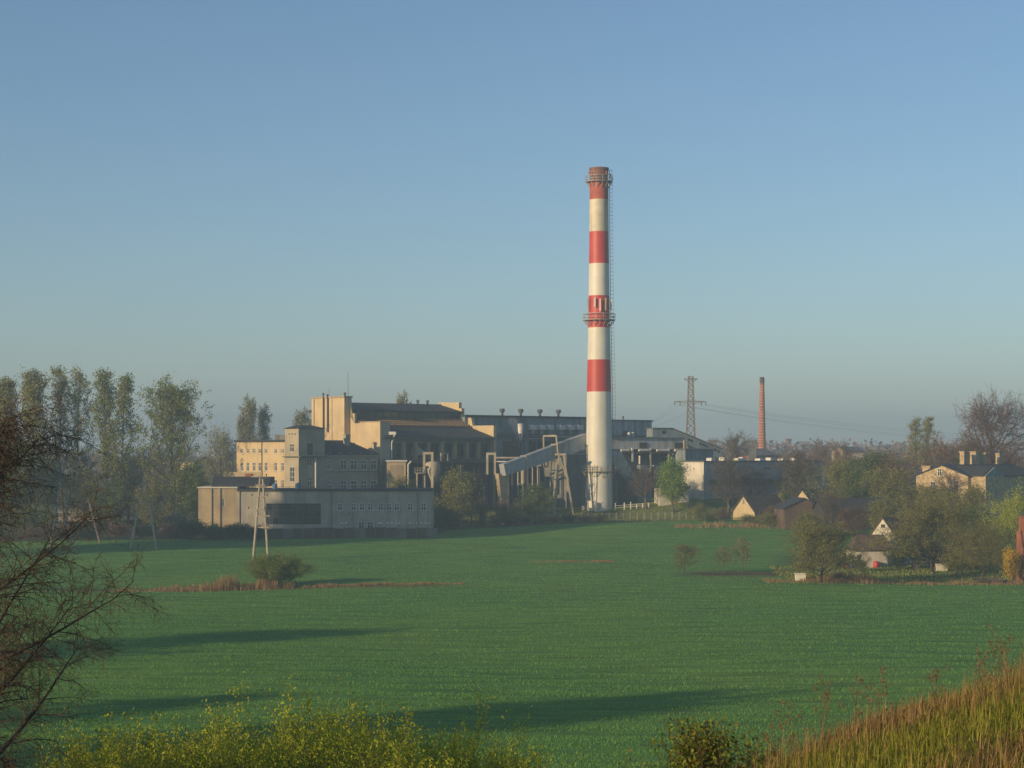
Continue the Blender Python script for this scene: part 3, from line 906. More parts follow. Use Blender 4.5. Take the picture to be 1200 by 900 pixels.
    part('top_roof', M['bitumen'], t, lambda b: b.prism([fr.p(W, v3 - .7, zr0), fr.p(W, v3 + 8, zr1), fr.p(W, v3 + 16, zr0), fr.p(W, v3 + 16, zr0 - .5), fr.p(W, v3 - .7, zr0 - .35)], fr.u * (uE - W)))
    for x in (475.5, 489.5, 501):
        s = Face(fr.p(0, v3 + 8, 0), fr.u, -fr.v).s(x)
        q = fr.p(s, v3 + 8, zr1 - .2)
        part('roof_cowl', M['steel_dark'], t, lambda b: (b.tube(q, q + Vector((0, 0, .9)), .25, .25, 8), b.tube(q + Vector((0, 0, .7)), q + Vector((0, 0, 1.2)), .42, .3, 8)))
    # far gable stepping up behind the roofs
    yR_ = fr.p(uE, 0, 0).y
    g = [(-.3, z0), (-.3, zrow(498.5, yR_)), (7.2, zrow(498.5, yR_)), (7.2, zrow(500, yR_)), (7.9, zrow(489.5, yR_ + 6)), (11.4, zrow(489.5, yR_ + 6)), (11.4, zrow(478.5, yR_ + 8)), (12.4, zrow(478.5, yR_ + 8)),
         (12.4, zrow(472, yR_ + 12)), (20, zrow(471.5, yR_ + 14)), (20, z0)]
    part('gable_wall', M['cream'], t, lambda b: b.prism([fr.p(uE + .01, v, z) for v, z in g], fr.u * .9))
    # facade of piers and dark tall windows
    holes = []
    fW = fr.front(1.0)
    cols = [(457.5, 469.5), (474, 484), (488.5, 499), (503, 514), (519, 529.5), (534, 544), (548, 557.5), (561.5, 572)]
    zt, zb = fF.z(500, 519.5), fF.z(500, 540)
    for k, (xa, xb) in enumerate(cols):
        holes.append((fW.s(xa), zb, fW.s(xb), zt))
    b = MB(); wall_face(b, fW, u1, uE, z0, yE - .3, holes, 0.5); b.build('front_wall', M['plant_wall'], t, recalc=False)
    for k, h in enumerate(holes):
        w = window(t, fW, h, 3, 4, .1, 'steel_dark', 'glass' if k == 0 else 'glass_dark', sill=False, rec=.35)
    for (xa, xb) in [(469.5, 474), (484, 488.5), (499, 503), (514, 519), (529.5, 534), (544, 548), (557.5, 561.5)]:
        part('pier', M['ochre'], t, lambda b: b.obox(fr, fW.s(xa) + .1, fW.s(xb) - .1, .4, 1.0, z0, zt + .4))
    # ledge and loading deck below
    zl = fF.z(480, 538)
    part('ledge', M['steel_dark'], t, lambda b: b.obox(fr, u1 + .02, uE, -1.6, .38, zl - .5, zl))
    # rain pipe on the pier
    p0 = fr.p(u1 + .3, -.25, 0)
    def rp(b):
        zt2 = zrow(511, p0.y)
        b.tube((p0.x, p0.y, 2), (p0.x, p0.y, zt2 - 1.5), .16, .16, 8)
        b.tube((p0.x, p0.y, zt2 - 1.6), (p0.x + .7, p0.y - .3, zt2 + .3), .16, .16, 8)
        b.box((p0.x - .8, p0.y - .5, zt2 + .3), (p0.x + 1.0, p0.y + .3, zt2 + 1.0))
    part('rain_pipe', M['white_paint'], t, rp)
build_hall()

# low cream plant room in front of the hall
def build_annex():
    fr = Frame(454, 434.0, 12)
    f = fr.front()
    t = thing('plant_room', fr.p(0, 0, 2), 'small flat-roofed cream plant room at the foot of the hall', 'building')
    u1 = f.s(475.5); z1 = f.z(465, 541)
    block(t, fr, 0, u1, 0, 4, 1, z1, M['cream'])
    part('roof_edge', M['white_paint'], t, lambda b: b.obox(fr, -.25, u1 + .25, -.3, 4.2, z1 + .004, z1 + .35))
    h = f.rect(457, 545, 472, 580)
    part('infill_panel', M['ochre'], t, lambda b: b.obox(fr, h[0], h[2], -.06, -.003, 1.5, h[3]))
    p = fr.p(u1 + .5, -.3, 0)
    def rp(b):
        b.tube((p.x, p.y, 2), (p.x, p.y, z1 - .6), .15, .15, 8); b.tube((p.x, p.y, z1 - .65), (p.x + .7, p.y, z1 + .1), .15, .15, 8)
    part('rain_pipe', M['white_paint'], t, rp)
build_annex()

# ------------------------------------------------------------------ the office wing with its tower
OFF = Frame(350.0, 420.0, A)
def build_office():
    fr = OFF; fF, fL = fr.front(), fr.left()
    t = thing('office_building', fr.p(0, 0, 1), 'beige two-storey office wing with a square corner tower', 'office building')
    z0 = 0.6
    # corner tower
    uT, vT = fF.s(380.5), fL.s(334)
    zT = zrow(502, 420.0)
    hl = [fL.rect(338, 507.5, 340, 510), fL.rect(341.3, 507.5, 343.3, 510), fL.rect(344.7, 507.5, 346.7, 510), fL.rect(339.2, 520, 344.2, 530), fL.rect(339.2, 547, 344.8, 565)]
    hf = [fF.rect(360, 520, 366.5, 533), fF.rect(359.5, 538, 366, 546), fF.rect(360.5, 559, 366, 570)]
    block(t, fr, 0, uT, 0, vT, z0, zT, M['office'], hf, hl, name='tower_wall')
    for h in hl[:3]: window(t, fL, h, 1, 1, .06, gm='glass_dark', sill=False)
    for h in hl[3:]: window(t, fL, h, 2, 3 if h[3] - h[1] > 2.5 else 2)
    window(t, fF, hf[0], 2, 1, fm='timber', gm='glass_dark', sill=False)
    for h in hf[1:]: window(t, fF, h, 2, 2)
    part('tower_roof', M['bitumen'], t, lambda b: b.hexa([fr.p(-.4, -.4, zT + .004), fr.p(uT + .4, -.4, zT + .004), fr.p(uT + .4, vT + .4, zT + .004), fr.p(-.4, vT + .4, zT + .004)],
                                                     [fr.p(2.2, 2.0, zT + .75), fr.p(uT - 2.2, 2.0, zT + .75), fr.p(uT - 2.2, vT - 1.2, zT + .75), fr.p(2.2, vT - 1.2, zT + .75)]))
    zb = zrow(534.5, 420)
    part('balcony_slab', M['concrete_dark'], t, lambda b: b.obox(fr, -.5, uT - .2, -1.2, -.004, zb - .3, zb))
    part('string_course', M['concrete_dark'], t, lambda b: b.obox(fr, -.5, -.004, .002, vT + .3, zb - .25, zb))
    q = fr.p(fF.s(367), -.9, 0)
    part('post', M['white_paint'], t, lambda b: b.tube((q.x, q.y, z0), (q.x, q.y, zb - .3), .17, .17, 8))
    def br(b):
        u0, u2 = 0, uT - .3
        for h in (.45, .9): b.beam(fr.p(u0, -1.1, zb + h), fr.p(u2, -1.1, zb + h), .05)
        for i in range(9): b.beam(fr.p(u0 + (u2 - u0) * i / 8, -1.1, zb), fr.p(u0 + (u2 - u0) * i / 8, -1.1, zb + .9), .05)
    part('railing', M['steel_dark'], t, br)
    # lit wing running back to the left
    lw = fr.left(.8)
    va, vb = vT, lw.s(277.3)
    zL = zrow(517.5, fr.p(0, va, 0).y)
    cx_ = [283.3, 290.2, 297.5, 304.3, 311.5, 322.7, 330.8]
    hs = [lw.rect(c - 1.7, 525.3, c + 1.7, 531.2) for c in cx_] + [lw.rect(c - 1.7, 541.8, c + 1.7, 552.2) for c in cx_] + [lw.rect(c - 1.7, 562, c + 1.7, 572) for c in cx_[4:]]
    block(t, fr, .8, 10, va + .004, vb, z0, zL, M['cream'], (), hs, name='left_wing_wall')
    for h in hs: window(t, lw, h, 2, 2, .11)
    part('left_wing_roof', M['bitumen'], t, lambda b: b.prism([fr.p(.3, va + .01, zL + .004), fr.p(.3, vb + .4, zL + .004), fr.p(.3, vb + .4, zL + .4), fr.p(.3, va + .01, zL + .4)], fr.u * 10.2))
    part('roof_shed', M['concrete_dark'], t, lambda b: b.obox(fr, 3, 8, va + 1, va + 8, zL + .41, zL + 1.6))
    for x in (307.3, 334.8):
        s = lw.s(x); q1 = lw.p(s, 0, .12)
        part('rain_pipe', M['brick_dark'], t, lambda b: b.tube((q1.x, q1.y, z0), (q1.x, q1.y, zL), .09, .09, 6))
    # shaded wing running to the hall
    fw = fr.front(.9)
    ua, ub = uT, fw.s(443)
    zF = zrow(533, fr.p((ua + ub) / 2, .9, 0).y)
    r1 = [(383.3, 388.3), (399.3, 406.8), (411, 418.8), (423, 430.3), (434.5, 441.5)]
    hs = [fw.rect(a, 539, b_, 551) for a, b_ in r1] + [fw.rect(a, 563, b_, 575.5) for a, b_ in r1]
    block(t, fr, ua + .004, ub, .9, 11, z0, zF, M['office'], hs, (), name='front_wing_wall')
    for h in hs: window(t, fw, h, 2, 2, .16)
    zs = fw.z(420, 552.3)
    part('sill_course', M['concrete_dark'], t, lambda b: b.obox(fr, ua + .1, ub, .78, .897, zs - .15, zs))
    part('cornice', M['office'], t, lambda b: b.obox(fr, ua + .02, ub + .1, .5, .897, zF - .5, zF - .003))
    zR = zrow(516.5, fr.p((ua + ub) / 2, 6, 0).y)
    part('front_wing_roof', M['slate'], t, lambda b: b.hexa([fr.p(ua + .02, .3, zF + .004), fr.p(ub + .3, .3, zF + .004), fr.p(ub + .3, 11.3, zF + .004), fr.p(ua + .02, 11.3, zF + .004)],
                                                       [fr.p(ua + .02, 5.6, zR), fr.p(ub - 5, 5.6, zR), fr.p(ub - 5, 6, zR), fr.p(ua + .02, 6, zR)]))
    s = Face(fr.p(0, 4.2, 0), fr.u, -fr.v).s(406.5)
    part('roof_chimney', M['concrete'], t, lambda b: (b.obox(fr, s - .6, s + .6, 3.8, 4.8, zR - 2.2, zR + 1.2), b.obox(fr, s - .75, s + .75, 3.65, 4.95, zR + 1.2, zR + 1.4)))
    for k in range(5):
        u = ua + (ub - ua) * (k + .6) / 5.4
        part('snow_guard', M['steel'], t, lambda b: b.obox(fr, u - .15, u + .15, .35, .55, zF + .25, zF + .6))
    # low white wall that closes the yard behind the roofs
    q2 = fr.p(ub - 6, 8, 0)
    part('roof_wall', M['white_wall'], t, lambda b: b.obox(fr, ua + 1, ub - 1, 11.35, 11.9, z0, zrow(515.5, fr.p(ua, 11, 0).y)))
build_office()

# small ochre penthouse on the low block and other roof clutter belong to the low building
LOW = Frame(232, 395.0, 0.0)
def build_low():
    fr = LOW; f = fr.front()
    t = thing('low_workshop', fr.p(0, 0, 0), 'long low grey workshop with flat dark roof beside the field', 'workshop')
    u1 = f.s(505); z1 = f.z(400, 575.5); z0 = -.5
    wn_ = [398.3, 414.2, 424.2, 434, 446.2, 456, 465, 480.8, 496.4]
    ws = [f.rect(c - 3.2, 590, c + 3.2, 598.6) for c in wn_]
    lows = [f.rect(420, 612, 426.8, 620.5), f.rect(430.3, 612, 437.2, 620.5)]
    vents = [f.rect(x, 611.7, x + w, 614) for x, w in ((399.3, 2.4), (404.3, 2.4), (442.5, 5.5), (453, 2.6), (457.5, 2.6), (463, 2.4), (467, 2.4), (479, 2.2), (483, 2.2), (487.5, 2.2), (493, 2.2), (497.5, 2.2), (501.2, 2.0))]
    big = f.rect(312, 590, 376, 614.5)
    side = [f.rect(260, 585, 262.4, 594)]
    uw = f.s(278)
    block(t, fr, uw, u1, 0, 15, z0, z1, M['concrete'], ws + lows + vents + [big], ())
    block(t, fr, 0, uw - .004, .4, 15, z0, f.z(250, 572), M['ochre'], [(h[0], h[1], h[2], h[3]) for h in side], (), name='end_wall')
    window(t, fr.front(.4), side[0], 1, 3, .06)
    for h in ws: window(t, f, h, 2, 2, .13)
    for h in lows: window(t, f, h, 2, 2, .1, gm='glass_dark')
    for h in vents:
        part('vent', M['white_paint'], t, lambda b: (b.obox(fr, h[0], h[2], .06, .1, h[1], h[3]),))
    # the big glazed opening: real panes between the bars
    s0, zb, s1, zt = big
    nx, nz = 9, 3
    def bars(b):
        for i in range(nx + 1):
            c = s0 + (s1 - s0) * i / nx; b.obox(fr, c - .06, c + .06, .1, .2, zb, zt)
        for j in range(nz + 1):
            c = zb + (zt - zb) * j / nz; b.obox(fr, s0, s1, .12, .19, c - .05, c + .05)
    gl = part('glazing_bars', M['steel_dark'], t, bars)
    rng = random.Random(4)
    for i in range(nx):
        for j in range(nz):
            a0, a1 = s0 + (s1 - s0) * i / nx + .06, s0 + (s1 - s0) * (i + 1) / nx - .06
            c0, c1 = zb + (zt - zb) * j / nz + .05, zb + (zt - zb) * (j + 1) / nz - .05
            tl = rng.uniform(-.02, .02)
            part('pane', M['glass' if rng.random() < .35 else 'glass_dark'], gl, lambda b: b.poly([fr.p(a0, .16 + tl, c0), fr.p(a1, .16, c0), fr.p(a1, .16 - tl, c1), fr.p(a0, .16, c1)]))
    part('roof_edge', M['bitumen'], t, lambda b: b.obox(fr, uw - .02, u1 + .3, -.35, 15, z1 + .004, z1 + .42))
    zc = f.z(250, 572)
    part('end_coping', M['white_wall'], t, lambda b: b.obox(fr, -.2, uw - .03, .1, 15, zc + .004, zc + .25))
    # raised dark roof at the left
    ua, ub = fr.front(6).s(250), fr.front(6).s(317)
    za, zb2 = zc + .3, zrow(559, 401)
    part('raised_roof', M['bitumen'], t, lambda b: b.prism([fr.p(ua, 3, za), fr.p(ua, 3.6, za + .6), fr.p(ua, 7, zb2), fr.p(ua, 13, zb2), fr.p(ua, 13, za)], fr.u * (ub - ua)))
    # hut on the roof
    uc, ud = fr.front(12).s(274), fr.front(12).s(306)
    part('roof_hut', M['cream'], t, lambda b: b.obox(fr, uc, ud, 13.2, 14.8, za, zrow(553.5, 408)))
    part('hut_door', M['brick'], t, lambda b: b.obox(fr, uc + 2.2, uc + 3.9, 13.1, 13.19, za, zrow(555, 408)))
    # clutter along the roof
    for x, w, h, m in ((322, .5, 1.0, 'blue_paint'), (349, .55, 1.1, 'blue_paint'), (445, 1.1, .8, 'steel_dark'), (471, .7, .5, 'plant_dark'), (391, .5, .6, 'concrete'), (410, .4, .5, 'steel')):
        u = fr.front(3).s(x)
        part('roof_tank' if m == 'blue_paint' else 'roof_box', M[m], t, lambda b: (b.tube(fr.p(u, 3, z1 + .43), fr.p(u, 3, z1 + .43 + h), w, w, 12), b.tube(fr.p(u, 3, z1 + .43 + h), fr.p(u, 3, z1 + .6 + h), w * .8, w * .3, 12)) if m == 'blue_paint' else (b.obox(fr, u - w, u + w, 2.5, 3.6, z1 + .43, z1 + .43 + h), b.obox(fr, u - w - .1, u + w + .1, 2.4, 3.7, z1 + .43 + h, z1 + .5 + h)))
    def rail(b):
        for u in np.arange(uw + 6, u1, 2.2): b.beam(fr.p(u, 1.2, z1 + .4), fr.p(u, 1.2, z1 + .95), .05)
        b.beam(fr.p(uw + 6, 1.2, z1 + .95), fr.p(u1, 1.2, z1 + .95), .05)
    part('roof_railing', M['steel_dark'], t, rail)
    # air conditioners under the windows
    for x in (406, 487):
        h = f.rect(x - 2.3, 599.5, x + 2.3, 603)
        part('air_conditioner', M['steel'], t, lambda b: (b.obox(fr, h[0], h[2], -.5, -.08, h[1], h[3]), b.obox(fr, h[0] + .1, h[2] - .1, -.08, -.003, h[1] + .1, h[1] + .2)))
    for x in (281, 388.5, 489.5):
        u = f.s(x)
        part('rain_pipe', M['concrete_dark'], t, lambda b: b.tube(fr.p(u, -.12, z0), fr.p(u, -.12, z1), .07, .07, 6))
    for x in (248, 258):
        u = f.s(x)
        part('rain_pipe', M['concrete_dark'], t, lambda b: b.tube(fr.p(u, .28, z0), fr.p(u, .28, zc + .6), .1, .1, 6))
build_low()

# concrete slab fence between workshop and field
def build_slab_fence():
    fr = Frame(150, 388.0, 0)
    f = fr.front()
    t = thing('slab_fence', fr.p(0, 0, 0), 'weathered brown concrete slab fence along the far field edge', 'fence')
    u1 = f.s(512); n = 30
    rng = random.Random(8)
    for i in range(n + 1):
        u = u1 * i / n; p = fr.p(u, 0, 0); g = g1(p.x, p.y)
        part('post', M['concrete_dark'], t, lambda b: b.obox(fr, u - .1, u + .1, -.1, .1, g - .3, g + 2.15))
    for i in range(n):
        ua, ub = u1 * i / n + .1, u1 * (i + 1) / n - .1; p = fr.p(ua, 0, 0); g = g1(p.x, p.y)
        m = M[rng.choice(['timber', 'concrete_dark', 'brown_roof', 'concrete_dark', 'brick_dark'])]
        h = 2.0 + rng.uniform(-.15, .1)
        part('slab', m, t, lambda b: b.obox(fr, ua, ub, -.04, .04, g - .2, g + h))
build_slab_fence()

# ------------------------------------------------------------------ the boiler house behind
BOIL = Frame(545, 468.0, A)
def build_boiler():
    fr = BOIL; f = fr.front()
    t = thing('boiler_house', fr.p(0, 0, 4), 'blue-grey boiler house with row of white hoods under its flat roof', 'boiler house')
    u1 = f.s(687); z1 = zrow(488, 468); z0 = 3.0
    wins = [f.rect(588.5, 517, 611, 536), f.rect(618.5, 517, 628, 532), f.rect(629.5, 517, 650, 527), f.rect(655, 517, 681, 528)]
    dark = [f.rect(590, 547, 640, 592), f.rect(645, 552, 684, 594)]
    block(t, fr, 0, u1, 0, 22, z0, z1, M['plant_wall'], wins + dark)
    for k, h in enumerate(wins): window(t, f, h, (5, 3, 7, 6)[k], 3, .12, 'steel_dark', 'glass_dark', sill=False, rec=.2)
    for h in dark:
        part('shade_infill', M['plant_dark'], t, lambda b: b.obox(fr, h[0], h[2], .25, .4, h[1], h[3]))  # dark infill standing in for the shade over the lower wall
    part('roof_edge', M['bitumen'], t, lambda b: b.obox(fr, -.3, u1 + .3, -.5, 22, z1 + .004, z1 + .4))
    zb = f.z(600, 510)
    part('crane_beam', M['steel_dark'], t, lambda b: b.obox(fr, 4, u1, -.9, -.004, zb - .35, zb + .2))
    for (a, b_) in ((550.5, 553.5), (579.5, 582), (614.5, 617.5), (679.5, 686)):
        part('pilaster', M['plant_wall'] if a < 650 else M['concrete'], t, lambda b: b.obox(fr, f.s(a), f.s(b_), -.35, -.003, z0, z1 - .3))
    for c in (588.5, 610.3, 632.6, 654.3):
        u = fr.front(6).s(c); q = fr.p(u, 6, z1 + .4)
        def vent(b):
            b.tube(q, q + Vector((0, 0, 1.0)), .3, .3, 10); b.tube(q + Vector((0, 0, .9)), q + Vector((0, 0, 1.3)), .4, .75, 10); b.tube(q + Vector((0, 0, 1.35)), q + Vector((0, 0, 1.9)), .75, .6, 10)
        part('roof_ventilator', M['steel_dark'], t, vent, True)
    for c in (621.5, 632, 641.5, 655, 665.7, 676):
        h = f.rect(c - 3.0, 498, c + 3.0, 504.5)
        def hood(b):
            b.prism([fr.p(h[0], -.003, h[1]), fr.p(h[0], -.003, h[3] + .1), fr.p(h[0], -1.5, h[3] - .15), fr.p(h[0], -1.5, h[1] + .2)], fr.u * (h[2] - h[0]))
        hd = part('hood', M['white_paint'], t, hood)
        part('duct_stub', M['steel'], hd, lambda b: b.tube(fr.p((h[0] + h[2]) / 2, -.8, h[1] - .9), fr.p((h[0] + h[2]) / 2, -.8, h[1] + .15), .45, .45, 10))
    # pipes across the wall
    for (x0, x1, py, r) in ((553, 600, 506, .12), (636, 680, 512, .25), (600, 640, 514, .12)):
        p, q = fr.p(f.s(x0), -1.0, f.z(x0, py)), fr.p(f.s(x1), -1.0, f.z(x0, py))
        part('wall_pipe', M['steel_cream'], t, lambda b: b.tube(p, q, r, r, 8))
    # brackets for those pipes
    q = f.s(617)
    part('rain_pipe', M['steel'], t, lambda b: b.tube(fr.p(q, -.5, z0), fr.p(q, -.5, z1), .12, .12, 6))
build_boiler()

# steam separator vessel with its plume
def build_vessel():
    d = 468.0
    c = at(610, 500, d); g = g1(c.x, d)
    t = thing('steam_vessel', (c.x, d, g), 'small pale steam vessel on a stand before the boiler house', 'vessel')
    S = d / F
    def ves(b):
        b.lathe((c.x, d), [(.25, zrow(517, d)), (.55, zrow(508, d)), (.65, zrow(504.2, d)), (.68, zrow(503, d)), (.68, zrow(498, d)), (.75, zrow(497.6, d)), (.75, zrow(496.8, d)), (.3, zrow(496.2, d))], 16)
    part('shell', M['white_paint'], t, ves, False)
    def leg(b, k):
        a = 2 * pi * k / 3 + .4
        b.beam((c.x + cos(a) * 1.2, d + sin(a) * 1.2, g - .1), (c.x + cos(a) * .5, d + sin(a) * .5, zrow(508, d)), .16)
    for k in range(3): part('leg', M['steel_dark'], t, lambda b: leg(b, k))
    # wisp of steam
    m = bpy.data.materials.new('steam'); m.use_nodes = True
    nt = m.node_tree; nt.nodes.clear()
    out = nt.nodes.new('ShaderNodeOutputMaterial'); pv = nt.nodes.new('ShaderNodeVolumePrincipled')
    pv.inputs['Color'].default_value = (.95, .95, .95, 1); pv.inputs['Density'].default_value = .06
    nt.links.new(pv.outputs[0], out.inputs['Volume'])
    b = MB()
    prof = []
    rng = random.Random(3)
    n = 10
    ys = np.linspace(515, 488, 9)
    k0 = 0
    for i, py in enumerate(ys):
        r = .35 + 1.2 * (i / 8) ** .8 if i < 8 else .2
        r = .1 if i == 0 else r
        ox = -.08 * i - .012 * i * i + .12 * sin(i * 1.9)
        for k in range(n):
            a = 2 * pi * k / n
            b.v.append((c.x + 1.2 - 2.0 + ox + cos(a) * r * rng.uniform(.8, 1.2), d - 2.2 + sin(a) * r, zrow(py, d)))
    for i in range(8):
        for k in range(n):
            b.f.append((i * n + k, i * n + (k + 1) % n, (i + 1) * n + (k + 1) % n, (i + 1) * n + k))
    b.f.append(tuple(range(n))); b.f.append(tuple(range(8 * n, 9 * n)))
    o = b.build('steam_plume', m)
    tag(o, 'thin white wisp of steam rising before the boiler house', 'steam', None, 'stuff')
build_vessel()

# ------------------------------------------------------------------ corrugated upper hall right of the chimney
UP = Frame(688, 503.0, A)
def build_upper():
    fr = UP; f = fr.front()
    t = thing('corrugated_hall', fr.p(0, 0, 5), 'rust-streaked corrugated hall rising just right of the striped chimney', 'factory hall')
    u1 = f.s(764); z1 = f.z(740, 493.5); zm = f.z(740, 511.5)
    part('core_wall', M['plant_wall'], t, lambda b: b.obox(fr, 0, u1, .12, 16, 4, z1))
    n = 14
    for i in range(n):
        ua, ub = u1 * i / n, u1 * (i + 1) / n - .05
        part('panel', M['rust_panel'], t, lambda b: b.obox(fr, ua, ub, 0, .116, zm + .3, z1 - .05))
    part('roof_edge', M['roof_grey'], t, lambda b: b.obox(fr, -.2, u1 + .25, -.25, 16.2, z1 + .004, z1 + .35))
    part('ledge', M['steel_dark'], t, lambda b: b.obox(fr, -.2, u1 + 4, -3.5, -.005, zm - .5, zm))
    q = fr.p(f.s(739.5), 3, z1 + .3)
    part('roof_cowl', M['steel_dark'], t, lambda b: (b.tube(q, q + Vector((0, 0, .6)), .18, .18, 8), b.tube(q + Vector((0, 0, .5)), q + Vector((0, 0, 1.1)), .35, .25, 8)))
    for x in (737, 741.5):
        q = fr.p(fr.front(-1.5).s(x), -1.5, zm)
        part('drum', M['white_paint'], t, lambda b: (b.tube(q, q + Vector((0, 0, 1.05)), .45, .45, 12), b.tube(q + Vector((0, 0, 1.05)), q + Vector((0, 0, 1.2)), .35, .1, 12)))
    for x in (731.5, 735):
        q = fr.p(fr.front(-.3).s(x), -.3, zm)
        part('hatch', M['steel_dark'], t, lambda b: b.beam(q + Vector((0, 0, .05)), q + Vector((0, 0, 1.5)), .5, .2))
    # dark lower storey with old windows
    hs = [f.rect(733, 548, 752, 556)]
build_upper()

# panelled pipe gallery carried on posts
def build_gallery():
    fr = Frame(716, 478.0, 30)
    f = fr.front()
    t = thing('panelled_gallery', fr.p(0, 0, 6), 'pale panelled gallery on posts right of the striped chimney', 'gallery')
    u1 = f.s(801.5); z1, z0 = f.z(760, 514), f.z(760, 526.5)
    part('core', M['plant_wall'], t, lambda b: b.obox(fr, 0, u1, .1, 3.4, z0, z1))
    n = 12
    wins = {6: None, 11: None}
    for i in range(n):
        ua, ub = u1 * i / n, u1 * (i + 1) / n - .04
        part('panel', M['panel'], t, lambda b: b.obox(fr, ua, ub, 0, .096, z0, z1))
    for (a, b_) in ((749, 758.5), (790.5, 800)):
        h = f.rect(a, 518.5, b_, 525)
        fo = Face(fr.p(0, -.2, 0), fr.u, -fr.v)
        window(t, fo, h, 4, 2, .1, 'timber', 'glass_dark', sill=False, rec=.08)
    part('roof', M['roof_grey'], t, lambda b: b.prism([fr.p(-.3, -.4, z1 + .004), fr.p(-.3, 3.8, z1 + .004), fr.p(-.3, 3.8, z1 + .35), fr.p(-.3, -.4, z1 + .25)], fr.u * (u1 + .6)))
    zp = f.z(760, 527.8)
    for (x0, x1) in ((726, 736), (747, 758), (768, 783), (789, 802.5)):
        p, q = fr.p(f.s(x0), -.6, zp), fr.p(f.s(x1), -.6, zp)
        part('pipe', M['white_paint'], t, lambda b: b.tube(p, q, .28, .28, 8))
    part('girder', M['brick'], t, lambda b: b.obox(fr, f.s(726), u1 + .4, -.3, .1, zp - .75, zp - .35))
    for (x, w, yb) in ((740.3, .45, 541), (761.6, .35, 600), (782.8, .3, 600), (801, .3, 600), (803.5, .28, 600)):
        u = f.s(x); g = g1(fr.p(u, 0, 0).x, fr.p(u, 0, 0).y)
        z_ = f.z(x, yb) if yb < 600 else g - .3
        part('post', M['white_paint'] if x < 745 else M['steel_cream'], t, lambda b: b.obox(fr, u - w / 2, u + w / 2, -.5, -.1, z_, zp + (.6 if x < 800 else 2.6)))
    for x, py0, py1 in ((726.5, 529, 538), (748, 534, 544)):
        u = f.s(x)
        part('drop_pipe', M['white_paint'], t, lambda b: b.tube(fr.p(u, -.6, f.z(x, py1)), fr.p(u, -.6, f.z(x, py0)), .22, .22, 8))
    u = f.s(741)
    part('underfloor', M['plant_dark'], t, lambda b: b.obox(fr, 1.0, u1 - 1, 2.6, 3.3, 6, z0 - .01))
    for (x, py) in ((735, 546), (758, 545), (775, 545), (790, 547)):
        u = f.s(x); z = f.z(x, py)
        part('equipment_box', M['plant_wall'], t, lambda b: b.obox(fr, u - 1.4, u + 1.4, .8, 2.4, 5.5, z))
build_gallery()

# inclined conveyor gallery
def build_conveyor():
    fr = Frame(765, 505.0, 24)
    f = fr.front()
    t = thing('conveyor_gallery', fr.p(0, 0, 6), 'sloping conveyor gallery descending to the right above the long shed', 'gallery')
    P = lambda x, y: fr.p(f.s(x), 0, f.z(x, y))
    poly = [P(765, 512), P(765, 502.3), P(787, 502.3), P(846, 526.5), P(850, 533), P(842, 538.8), P(801, 520.5), P(787, 513)]
    part('shell', M['plant_wall'], t, lambda b: b.prism(poly, fr.v * 3.5))
    part('roof', M['roof_grey'], t, lambda b: b.prism([P(764, 502.1) - fr.v * .3, P(787.2, 502.1) - fr.v * .3, P(847, 526.6) - fr.v * .3, P(847, 525.6) - fr.v * .3, P(787.2, 501.2) - fr.v * .3, P(764, 501.2) - fr.v * .3], fr.v * 4.1))
    part('kick_strip', M['plant_dark'], t, lambda b: b.prism([P(801, 519) - fr.v * .06, P(841, 537) - fr.v * .06, P(842, 538.9) - fr.v * .06, P(801, 521) - fr.v * .06], fr.v * .055))
    for (xa, ya) in ((807.5, 515.2), (810.5, 516.4), (821, 520), (824.5, 521.3), (827.5, 522.6), (838, 527), (842, 529)):
        def wd(b):
            b.prism([P(xa - 1.2, ya - 1.7) - fr.v * .05, P(xa + 1.2, ya - .7) - fr.v * .05, P(xa + 1.2, ya + 2) - fr.v * .05, P(xa - 1.2, ya + 1) - fr.v * .05], fr.v * .045)
        part('pane', M['glass_dark'], t, wd)
    part('head_house_window', M['glass_dark'], t, lambda b: b.prism([P(776, 504.5) - fr.v * .05, P(780, 504.5) - fr.v * .05, P(780, 508.5) - fr.v * .05, P(776, 508.5) - fr.v * .05], fr.v * .045))
    for x, y in ((806, 523), (834.5, 536), (846.5, 527)):
        u = f.s(x); q = fr.p(u, .3, 0)
        part('trestle', M['steel_cream'], t, lambda b: (b.beam((q.x, q.y, g1(q.x, q.y) - .2), (q.x, q.y, f.z(x, y)), .4), b.beam(fr.p(u, 3, g1(q.x, q.y) - .2), fr.p(u, 3, f.z(x, y)), .4)))
build_conveyor()

def build_blue_store():
    fr = Frame(803, 485.0, A); f = fr.front()
    t = thing('blue_store', fr.p(0, 0, 6), 'low blue-grey store beneath the sloping conveyor gallery', 'store')
    u1 = f.s(837); z1 = f.z(815, 527.5)
    block(t, fr, 0, u1, 0, 8, 5, z1, M['plant_wall'])
    part('roof', M['roof_grey'], t, lambda b: b.prism([fr.p(-.2, -.3, z1 + .003), fr.p(-.2, 8.2, z1 + .003), fr.p(-.2, 8.2, z1 + .6), fr.p(-.2, -.3, z1 + .2)], fr.u * (u1 + .4)))
    part('corner_post', M['white_paint'], t, lambda b: b.obox(fr, u1 - .5, u1 + .05, -.05, .3, 5, z1 - .1))
build_blue_store()

